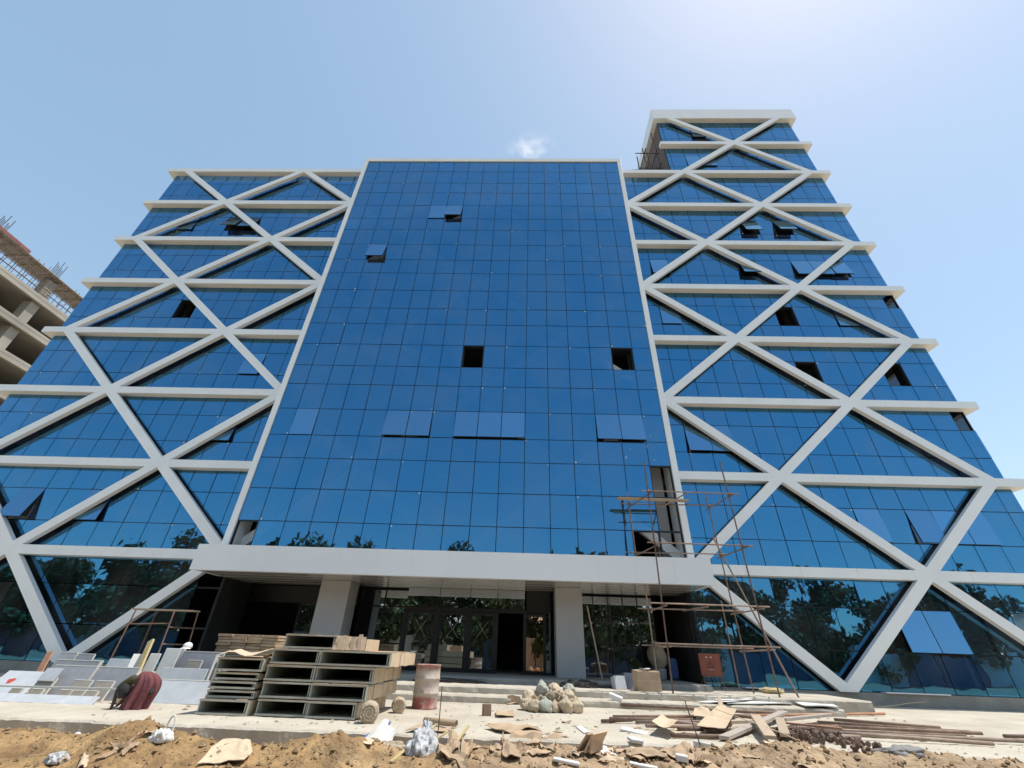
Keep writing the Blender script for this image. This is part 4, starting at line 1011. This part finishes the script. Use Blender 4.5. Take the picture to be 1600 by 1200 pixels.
PLANKS[0] = ('grey', 23.13, -8.05, 25.9, -4.6, .16); PLANKS[1] = ('grey', 25.2, -5.9, 26.9, -4.6, .14)
PLANKS[2] = ('pale', 23.68, -8.5, 24.35, -6.6, .17); PLANKS[3] = ('pale', 24.15, -8.0, 24.75, -6.7, .15); PLANKS[4] = ('orange', 24.6, -6.9, 25.4, -7.5, .06)
for i, (m, xa, ya, xb, yb, w) in enumerate(PLANKS):
    z = (PZ+.14, PZ+.12, PZ+.22, PZ+.2, PZ+.17, PZ+.09, PZ+.05)[i]
    o = MB().bar((xa, ya, z-(.09 if i in (2, 3, 0) else 0)), (xb, yb, z), w, .05 if i != 4 else .03).obj('timber_plank', M[{'grey': 'greyplank', 'pale': 'plank', 'orange': 'orange'}[m]], bevel=.004)
    tag(o, KLAB[i], 'plank')
# heap of pipe couplers
g = MB(); rc = random.Random(21)
for i in range(190):
    u = rc.random(); x = 24.2+1.25*u+rc.gauss(0, .06); y = -7.5-.1*u+rc.gauss(0, .26); h = max(0, .10-.1*abs(u-.4))*rc.random()
    if y < -8.4: continue
    sub = MB(); s = rc.uniform(.028, .045)
    sub.box(-s, -s*.6, -s*.5, s, s*.6, s*.5).tube((0, -s*.9, 0), (0, s*.9, 0), s*.62, 6).box(s, -s*.3, -s*.2, s*1.7, s*.3, s*.2)
    Mx = Matrix.Translation((x, y, PZ+s*.6+h)) @ mathutils.Euler((rc.random()*6, rc.random()*6, rc.random()*6)).to_matrix().to_4x4()
    b0 = len(g.v); g.v += [tuple(Mx @ Vector(p)) for p in sub.v]; g.f += [tuple(b0+k for k in f) for f in sub.f]
for i in range(16):
    x = (24.75 if i < 8 else 25.1)+rc.gauss(0, .07); y = -8.75+rc.gauss(0, .05); s = .035
    Mx = Matrix.Translation((x, y, terrain(x, y)+.03+.1*rc.random())) @ mathutils.Euler((rc.random()*6, rc.random()*6, 0)).to_matrix().to_4x4()
    sub = MB().box(-s, -s*.6, -s*.5, s, s*.6, s*.5).tube((0, -s*.9, 0), (0, s*.9, 0), s*.62, 6); b0 = len(g.v)
    g.v += [tuple(Mx @ Vector(p)) for p in sub.v]; g.f += [tuple(b0+k for k in f) for f in sub.f]
tag(g.obj('pipe_couplers', M['rust']), 'heap of rusty pipe couplers before the pipes', 'couplers', kind='stuff')

# ------------------------------------------------------------------ cardboard, foam and litter
def gz(x, y):
    if y > -2.9 and 8.4 < x < 29.1: return -.045
    if y > -3.6 and 8.6 < x < 27.9: return -.195
    if y > -8.5: return PZ+.004
    return terrain(x, y)+.012
def gzp(x, y): return gz(x, y)+.13
SLAB = ['small torn cardboard piece on the pipes left of the big one', 'big torn cardboard sheet lying on the pipe pile', 'pointed cardboard piece at the left end of the pipe pile', 'curled cardboard sheet lying on the pavement edge, left of the large folded one', 'large folded cardboard sheet overhanging the pavement edge', 'cardboard sheet sloping from the pavement edge to the dirt', 'wavy cardboard piece on the dirt under the large folded sheet', 'narrow cardboard strip under the folded sheet', 'small square cardboard piece left of the folded sheet', 'bent cardboard flap on the pavement near the small brown block', 'crumpled cardboard scrap behind the folded sheet', 'flat cardboard piece against the lowest step, left of the sacks', 'large pale cardboard sheet on the dirt below the tray stack', 'wavy cardboard piece right of the plastic wrap', 'torn cardboard piece at the right of the wavy one', 'cardboard sheet hanging over the pavement edge behind the plastic wrap', 'long bent cardboard flap beside the plastic wrap', 'flat cardboard sheet on the dirt near the white foam bar', 'torn cardboard sheet in the middle of the litter before the rebar stake', 'small tilted cardboard square near the white foam cube', 'cardboard scrap at the foot of the right rebar stake', 'thin cardboard strip curving over the left dirt heap', 'short cardboard strip on the left dirt heap', 'rounded cardboard piece at the left bottom edge', 'small cardboard flap on the flank of the left heap', 'faded cardboard sheet next to the clear plastic bag', 'long narrow cardboard strip lying up the left dirt heap']
WLAB = ['long white foam bar in the foreground litter before the folded cardboard', 'white foam strip on the pavement left of the pipes', 'white foam wedge on the dirt below the pavement edge', 'long white foam piece at the bottom edge of the litter', 'white foam cube in the foreground', 'thin white board standing against the pavement edge below the pipes', 'white foam chunk left of the foam wedge', 'small white foam piece by the folded box', 'white foam block on the lower step at the end of the long pipe']
NLAB = ['left white panel sheet on the lower step', 'long white panel sheets lying on the lower step behind the pipes', 'right white panel lying flat by the scaffold raker', 'short white panel on top of the long ones']
ci = wi = ni = 0
for i, (m, q) in enumerate(SHEETS):
    cx = sum(p[0] for p in q)/4; cy = sum(p[1] for p in q)/4
    if m == 'card':
        onp = ci < 3
        sc_ = 1.12 if not (12 <= ci <= 12) else 1.0
        qq = [(cx+(p[0]-cx)*sc_, cy+(p[1]-cy)*sc_) for p in q]
        sheet('cardboard_sheet', qq, M['card2'] if ci in (0, 1, 2, 12, 23) else M['card'], gzp if onp else gz, SLAB[ci], 'cardboard', None, curl=(.04 if ci == 12 else .06 if ci in (3, 4, 6, 13, 14, 16) else .035), seed=ci*3+1, th=.008); ci += 1
    elif m == 'white':
        w = max(.12, (Vector(q[1])-Vector(q[0])).length); d = max(.1, (Vector(q[2])-Vector(q[1])).length*.8); a = math.atan2(q[1][1]-q[0][1], q[1][0]-q[0][0])
        h = (.035, .03, .05, .04, .07, .12, .05, .045, .11)[wi]; w *= .85; d *= .8
        if wi == 5: d, w = .03, .24
        if wi == 8: w, d, a = .33, .2, -.3
        if wi == 5: cy = -8.68
        o = MB().box(-w/2, -d/2, 0, w/2, d/2, h).obj('foam_piece', M['foam'], bevel=.012); o.location = (cx, cy, gz(cx, cy)+.003); o.rotation_euler = (.08, .1 if wi != 8 else .3, a)
        tag(o, WLAB[wi], 'foam'); wi += 1
    else:
        sheet('panel_sheet', q, M['foam'], lambda x, y, k=ni: -.19+.03*(k == 3)+.012*k, NLAB[ni], 'panel', None, curl=.02, seed=ni+60, th=.02); ni += 1
# little torn scraps all over the foreground
rs = random.Random(91); SC_ = []
for s in range(6):
    g = MB(); n = 7; w = 1.0
    for j in range(3):
        for i in range(4):
            g.v.append((i/3-.5+rs.uniform(-.08, .08), (j/2-.5)*.7+rs.uniform(-.08, .08), abs(rs.gauss(0, .09))))
    for j in range(2):
        for i in range(3): a = j*4+i; g.f.append((a, a+1, a+5, a+4))
    SC_.append(g.mesh('cardboard_scrap', M['card'] if s % 3 else M['card2']))
for i in range(90):
    if i < 62: x, y = rs.gauss(21.2, 1.6), rs.uniform(-9.75, -8.6)
    elif i < 78: x, y = rs.uniform(18.3, 23.5), rs.uniform(-8.4, -6.2)
    else: x, y = rs.uniform(13, 18), rs.uniform(-10, -8.8)
    o = inst('cardboard_scrap', SC_[i % 6], None, (x, y, gz(x, y)+.002), (rs.uniform(-.12, .12), rs.uniform(-.12, .12), rs.random()*6.28)); k = rs.uniform(.07, .24); o.scale = (k, k*rs.uniform(.4, 1), k)
    tag(o, 'small torn cardboard scrap among the litter at the pavement edge', 'cardboard', 'torn cardboard scraps strewn at the pavement edge')
# small block, tube, folded box
tilted('clay_block', 19.17, -6.1, PZ+.003, .17, .2, .1, M['rust'], .05, .4, 'small brown block standing on the pavement between barrel and sacks', 'block')
g = MB()
for i in range(2): pass
o = MB().tube((18.15, -7.5, PZ+.055), (18.75, -7.78, PZ+.065), .05, 14, caps=False).obj('cardboard_tube', M['card'], smooth=True); so = o.modifiers.new('solid', 'SOLIDIFY'); so.thickness = .006
tag(o, 'brown cardboard tube lying on the pavement above the plastic wrap', 'tube')
fb_ = empty('folded_box', (20.72, -9.45, terrain(20.72, -9.45)+.0), -.75); tag(fb_, 'half collapsed cardboard box standing on edge among the foreground litter', 'box')
for i, (x, t_, h) in enumerate(((0, .75, .27), (.10, .6, .25), (.17, .1, .16))):
    o = MB().box(-.012, -.20, 0, .012, .20, h).obj('flap', M['card'] if i != 1 else M['card2'], fb_); o.location = (x, 0, 0); o.rotation_euler = (0, t_, .1*i)
o = MB().box(-.1, -.2, .22, .04, -.08, .24).obj('foam_lining', M['foam'], fb_); o.rotation_euler = (0, .4, 0)
# plastic bags and wrap
def crumple(name, loc, s, m, label, cat, seed, spikes=.35, rot=(0, 0, 0)):
    bm = bmesh.new(); bmesh.ops.create_icosphere(bm, subdivisions=5, radius=1)
    for v in bm.verts:
        p = v.co.copy(); k = .82+.7*spikes*mathutils.noise.noise((p.x*1.4+seed, p.y*1.4, p.z*1.2))+.30*abs(mathutils.noise.noise((p.x*3.4, p.y*3.4+seed, p.z*.9)))-.12*abs(mathutils.noise.noise((p.x*1.5+seed, p.y*5, p.z*2)))
        v.co = (p.x*k*s[0], p.y*k*s[1], max(p.z*k, -.25)*s[2])
    me = bpy.data.meshes.new(name); bm.to_mesh(me); bm.free(); me.materials.append(m); me.polygons.foreach_set('use_smooth', [True]*len(me.polygons))
    o = inst(name, me, None, loc, rot); return tag(o, label, cat)
def tz(x, y, d=0): return terrain(x, y)+d
crumple('plastic_bag', (15.05, -9.75, tz(15.05, -9.75, .03)), (.17, .13, .13), M['foam'], 'white carrier bag lying on the dirt left of the pale cardboard sheet', 'plastic bag', 2)
hb = MB(); pv = None
for k in range(13):
    t = math.pi*k/12; p = Vector((15.1+.05*math.cos(t), -9.72, tz(15.1, -9.72, .09)+.17*math.sin(t)))
    if pv is not None: hb.tube(pv, p, .012, 5)
    pv = p
hb.obj('bag_handle', M['foam'], bpy.data.objects['plastic_bag']).matrix_parent_inverse = Matrix.Translation(bpy.data.objects['plastic_bag'].location).inverted()
crumple('plastic_bag', (14.15, -10.2, tz(14.15, -10.2, .02)), (.13, .12, .09), M['plastic'], 'clear crumpled plastic bag at the lower left edge', 'plastic bag', 5)
crumple('plastic_wrap', (18.5, -9.5, tz(18.5, -9.5, .05)), (.24, .32, .22), M['plastic'], 'big crumpled clear plastic wrap on the dirt before the pavement edge', 'plastic wrap', 8, .5)
crumple('plastic_wrap', (18.48, -9.15, tz(18.5, -9.1, .1)), (.11, .14, .24), M['plastic'], 'upright twist of clear plastic behind the big wrap', 'plastic wrap', 12, .5)
crumple('cloth_sack', (17.95, -9.1, tz(17.95, -9.1, .0)), (.30, .14, .09), M['sack'], 'crumpled white sack on the dirt heap left of the plastic wrap', 'sack', 15, .4)
sheet('printed_sack', [(17.4, -8.85, -.44), (17.5, -9.0, -.42), (17.86, -8.75, -.2), (17.78, -8.62, -.22)], M['bluesack'], None, 'blue printed strip of a torn sack beside the dirt heap', 'sack', curl=.03, seed=44)
sheet('printed_sack', [(17.55, -9.05, -.42), (17.95, -9.05, -.43), (18.0, -8.75, -.28), (17.75, -8.72, -.25)], M['edge'], None, 'white torn sack hanging below the blue printed strip', 'sack', curl=.06, seed=46)
crumple('red_wrapper', (19.95, -9.4, tz(19.95, -9.4, .02)), (.05, .04, .05), M['redpaint'], 'small red wrapper under the folded cardboard', 'wrapper', 3)
crumple('net_sack', (25.3, -8.95, tz(25.3, -8.95, .0)), (.4, .16, .09), M['slabc'], 'grey netting bundle on the dirt below the right pavement edge', 'netting', 18, .5)
crumple('white_rag', (13.25, -8.95, tz(13.25, -8.95, .01)), (.06, .05, .05), M['foam'], 'small white scrap on the dirt before the left pavement edge', 'scrap', 20)
g = MB()
for (p, q, w) in (((18.2, -9.9, -.45), (18.55, -8.7, -.2), .05), ((18.85, -9.2, -.42), (19.0, -8.3, -.25), .045), ((18.35, -9.7, -.43), (18.75, -8.9, -.26), .03)):
    tag(MB().bar(p, q, w, .02).obj('timber_batten', M['yplank']), {.05: 'split yellow batten left of the plastic wrap', .045: 'yellow batten sticking up right of the plastic wrap', .03: 'thin yellow batten under the plastic wrap'}[w], 'batten')
tag(MB().tube((18.60, -8.8, -.5), (18.58, -8.7, .28), .008, 6).obj('rebar_stake', M['rebar']), 'thin rebar stake standing before the pavement edge near the plastic wrap', 'stake')
tag(MB().tube((22.55, -8.75, -.5), (22.42, -8.6, .20), .009, 6).obj('rebar_stake', M['rebar']), 'thin rebar stake standing before the pipe pile', 'stake')
g = MB(); pp = [Vector((24.0, -3.2, -.1)), Vector((23.9, -5.5, -.1)), Vector((23.95, -8.4, -.18)), Vector((24.1, -9.8, -.36))]
for a, b in zip(pp, pp[1:]): g.tube(a, b, .007, 5)
tag(g.obj('string_line', M['card2']), 'pale string line crossing the pipes down to the dirt', 'string')
g = MB(); pv = None
for k in range(25):
    t = k/24; p = Vector((29.5+3.0*t, -.35+.15*math.sin(t*9), -.33+.28*abs(t-.35)**1.3+.0))
    if pv is not None: g.tube(pv, p, .012, 5)
    pv = p
tag(g.obj('cable', M['card2']), 'pale cable looping along the pavement by the right wing plinth', 'cable')
# flakes and crumbs strewn over the pavement
g = MB(); rf = random.Random(31)
for i in range(420):
    x = rf.uniform(12.5, 29); y = rf.uniform(-8.4, -3.75)
    if 13.9 < x < 17.4 and y > -7.5: continue
    s = rf.choice((.01, .015, .02, .03, .05))*rf.uniform(.7, 1.4); a = rf.random()*6; b0 = len(g.v)
    dx, dy = math.cos(a)*s, math.sin(a)*s; k = rf.uniform(.25, .8)
    g.v += [(x-dx, y-dy, PZ+.006), (x+dy*k, y-dx*k, PZ+.006+s*.2), (x+dx, y+dy, PZ+.008), (x-dy*k, y+dx*k, PZ+.012+s*.3)]
    g.f.append((b0, b0+1, b0+2, b0+3))
tag(g.obj('cardboard_flakes', M['card']), kind='stuff')

# ------------------------------------------------------------------ unfinished neighbour on the left
nb = empty('unfinished_building', (-40, 35, 0)); tag(nb, 'unfinished concrete frame building with open floors and formwork on top, left of the glass block', 'building')
NI = Matrix.Translation((40, -35, 0)); RZN = Matrix.Translation((-31, 11, 0)) @ Matrix.Rotation(rad(1.2), 4, 'Z') @ Matrix.Translation((31, -11, 0))
def npart(mb, name, m):
    mb.v = [tuple(RZN @ Vector(p)) for p in mb.v]; o = mb.obj(name, m, nb); o.matrix_parent_inverse = NI; return o
ZL = [30.95-3.32*i for i in range(10)]
for z in ZL:
    npart(MB().box(-50, -8, z-.30, -31, 60, z).box(-31.35, -8, z-.75, -31.02, 60, z-.302), 'floor_slab', M['rawc2'])
for i, z in enumerate(ZL[1:]):
    for y in (-3, 3.2, 9.2, 15.2, 21.2, 27.2, 33.2): npart(MB().box(-32.4, y, z+.003, -31.5, y+.9, z+2.55), 'column', M['rawc2'])
    npart(MB().box(-44, -8, z+.003, -43.7, 60, z+2.9), 'back_wall', M['rawc2'])
for y in (-3, 3.2, 9.2, 15.2, 21.2):
    npart(MB().box(-32.4, y, ZL[0]+.003, -31.5, y+.9, ZL[0]+2.3), 'column', M['rawc2'])
    b = MB()
    for i in range(7): b.tube((-32.3+(i % 4)*.24, y+.1+(i//4)*.6, ZL[0]+2.3), (-32.3+(i % 4)*.24, y+.1+(i//4)*.6, ZL[0]+5.1-(i % 3)*.35), .03, 5)
    npart(b, 'starter_bars', M['rebar'])
b = MB(); rn = random.Random(2)
for i in range(60):
    y = -5+i*.55; h = rn.uniform(2.2, 3.3)
    b.tube((-31.15, y, ZL[0]), (-31.15+rn.uniform(-.2, .2), y, ZL[0]+h), .028, 5)
    if i % 2: b.tube((-33.4, y, ZL[0]), (-33.4, y, ZL[0]+2.6), .028, 5)
    if i % 4 == 0: b.tube((-31.1, y, ZL[0]+.2), (-31.1, y+1.8, ZL[0]+2.5), .025, 5)
for z in (.6, 1.25, 1.9, 2.5):
    b.tube((-31.2, -6, ZL[0]+z), (-31.2, 29, ZL[0]+z), .032, 5); b.tube((-33.4, -6, ZL[0]+z), (-33.4, 29, ZL[0]+z), .032, 5)
npart(b, 'prop_scaffold', M['rust'])
b = MB()
for i in range(26): b.box(-33.6, -6+i*1.3, ZL[0]+2.62, -31.1, -6+i*1.3+.16, ZL[0]+2.74)
b.box(-33.6, -6, ZL[0]+2.745, -31.0, 28, ZL[0]+2.79)
npart(b, 'formwork_deck', M['greyplank'])
npart(MB().box(-31.0, -6, ZL[0]+2.8, -30.95, 12.0, ZL[0]+3.1), 'formwork_side', M['formwork'])

# scaffold on the flank of the tower
tsf = empty('tower_scaffold', (28.8, 3, 28.75)); tag(tsf, 'dark pole scaffold on the left flank of the upper tower', 'scaffold')
TI = Matrix.Translation((-28.8, -3, -28.75))
def tp(mb, name, m='rebar'):
    o = mb.obj(name, M[m], tsf); o.matrix_parent_inverse = TI
rt = random.Random(6)
for (x, y, z) in ((29.35, .9, 35.4), (29.3, 2.2, 34.8), (28.4, .9, 33.2), (28.45, 2.2, 34.4), (27.9, 2.6, 33.0), (29.3, 3.6, 35), (28.5, 3.8, 34.2), (27.3, 3.2, 31.4), (29.35, 5.2, 35), (28.5, 5.4, 34.2)):
    tp(MB().tube((x+rt.uniform(-.15, .15), y, 28.76), (x, y, z), .04, 6), 'upright')
for z in (30.6, 32.5):
    tp(MB().tube((29.3, .5, z), (29.3, 5.8, z), .035, 6), 'ledger'); tp(MB().tube((28.45, .5, z), (28.45, 5.8, z+.05), .035, 6), 'ledger')
    for y in (.9, 2.2, 3.7, 5.3): tp(MB().tube((27.8, y, z+.05), (29.6, y, z+.05), .035, 6), 'transom')
tp(MB().tube((28.4, .9, 28.8), (29.35, .9, 32.4), .035, 6), 'brace'); tp(MB().tube((29.35, 2.2, 28.8), (28.4, 2.2, 32.4), .035, 6), 'brace')

# ------------------------------------------------------------------ behind the photographer: what the glass mirrors
leafm = []
for s in range(3):
    r = random.Random(40+s); g = MB()
    cl_ = [(r.gauss(0, .45), r.gauss(0, .45), r.uniform(-1.05, .9), r.uniform(.25, .48)) for _ in range(26)]
    for i in range(4200):
        c = r.choice(cl_); a, b = r.uniform(0, 6.283), math.acos(r.uniform(-1, 1)); rr = c[3]*(r.random()**.4)
        p = Vector((c[0]+rr*math.sin(b)*math.cos(a), c[1]+rr*math.sin(b)*math.sin(a), c[2]+rr*math.cos(b)*.8))
        n = Vector((r.gauss(0, 1), r.gauss(0, 1), r.gauss(0, 1))).normalized(); t = n.orthogonal().normalized()*r.uniform(.05, .10); u_ = n.cross(t)*r.uniform(.6, 1.2)
        b0 = len(g.v); g.v += [tuple(p-t), tuple(p-u_*.6), tuple(p+t), tuple(p+u_*.6)]; g.f.append((b0, b0+1, b0+2, b0+3))
    leafm.append(g.mesh('crown', M['leaf']))
trk = MB().tube((0, 0, 0), (.05, 0, .5), .05, 8, .035).tube((.05, 0, .5), (.2, .1, .85), .03, 6, .012).tube((.05, 0, .45), (-.2, -.1, .8), .026, 6, .01).tube((.05, 0, .5), (.05, .0, 1.05), .03, 6, .008).mesh('trunk', M['bark'])
TL = ['broad dark tree', 'tall loose tree', 'rounded tree', 'leaning open tree']
rt = random.Random(77); xs_t = [-72, -66, -60, -55, -50, -46, -42, -38, -33, -29, -25, -21, -17, -13, -9.5, -6, -2, 1.5, 5, 8.5, 12, 15.5, 19, 22.5, 26, 29.5, 33, 37, 41, 44.5, 48, 52, 56, 60, 64.5, 69, 75, 81, 87, 94, 102]
for i, x in enumerate(xs_t):
    y = -43+5*(i % 2)+rt.uniform(-2, 2); h = rt.uniform(9.5, 13.0) if x < 36 else rt.uniform(8.5, 11.5)
    if i % 5 == 3: h *= .8
    t = empty('shade_tree', (x, y, -.95), rt.random()*6)
    tag(t, '%s mirrored in the ground storey glass, behind the site hoarding' % TL[i % 4], 'tree', 'trees mirrored in the glass')
    o = inst('trunk', trk, t); o.scale = (h*.6, h*.6, h*.62)
    o = inst('crown', leafm[i % 3], t, (0, 0, h*.56)); o.scale = (h*.42, h*.40, h*.43)
# hoarding panels along the site edge
for i in range(34):
    x = -52+i*4.2; m = M['hoard'] if i % 4 not in (1, 2) else M['whitesheet']
    t = empty('hoarding_panel', (x, -36, -.95)); tag(t, ('blue' if m is M['hoard'] else 'white')+' sheet hoarding panel along the site edge, mirrored in the glass', 'hoarding', 'hoarding panels mirrored in the glass')
    MB().box(-2.05, 0, .05, 2.05, .03, 2.6+(i*37 % 5)*.12).obj('panel', m, t)
    for xx in (-2.0, 2.0): MB().box(xx-.04, -.1, 0, xx+.04, -.005, 2.7).obj('post', M['rebar'], t)
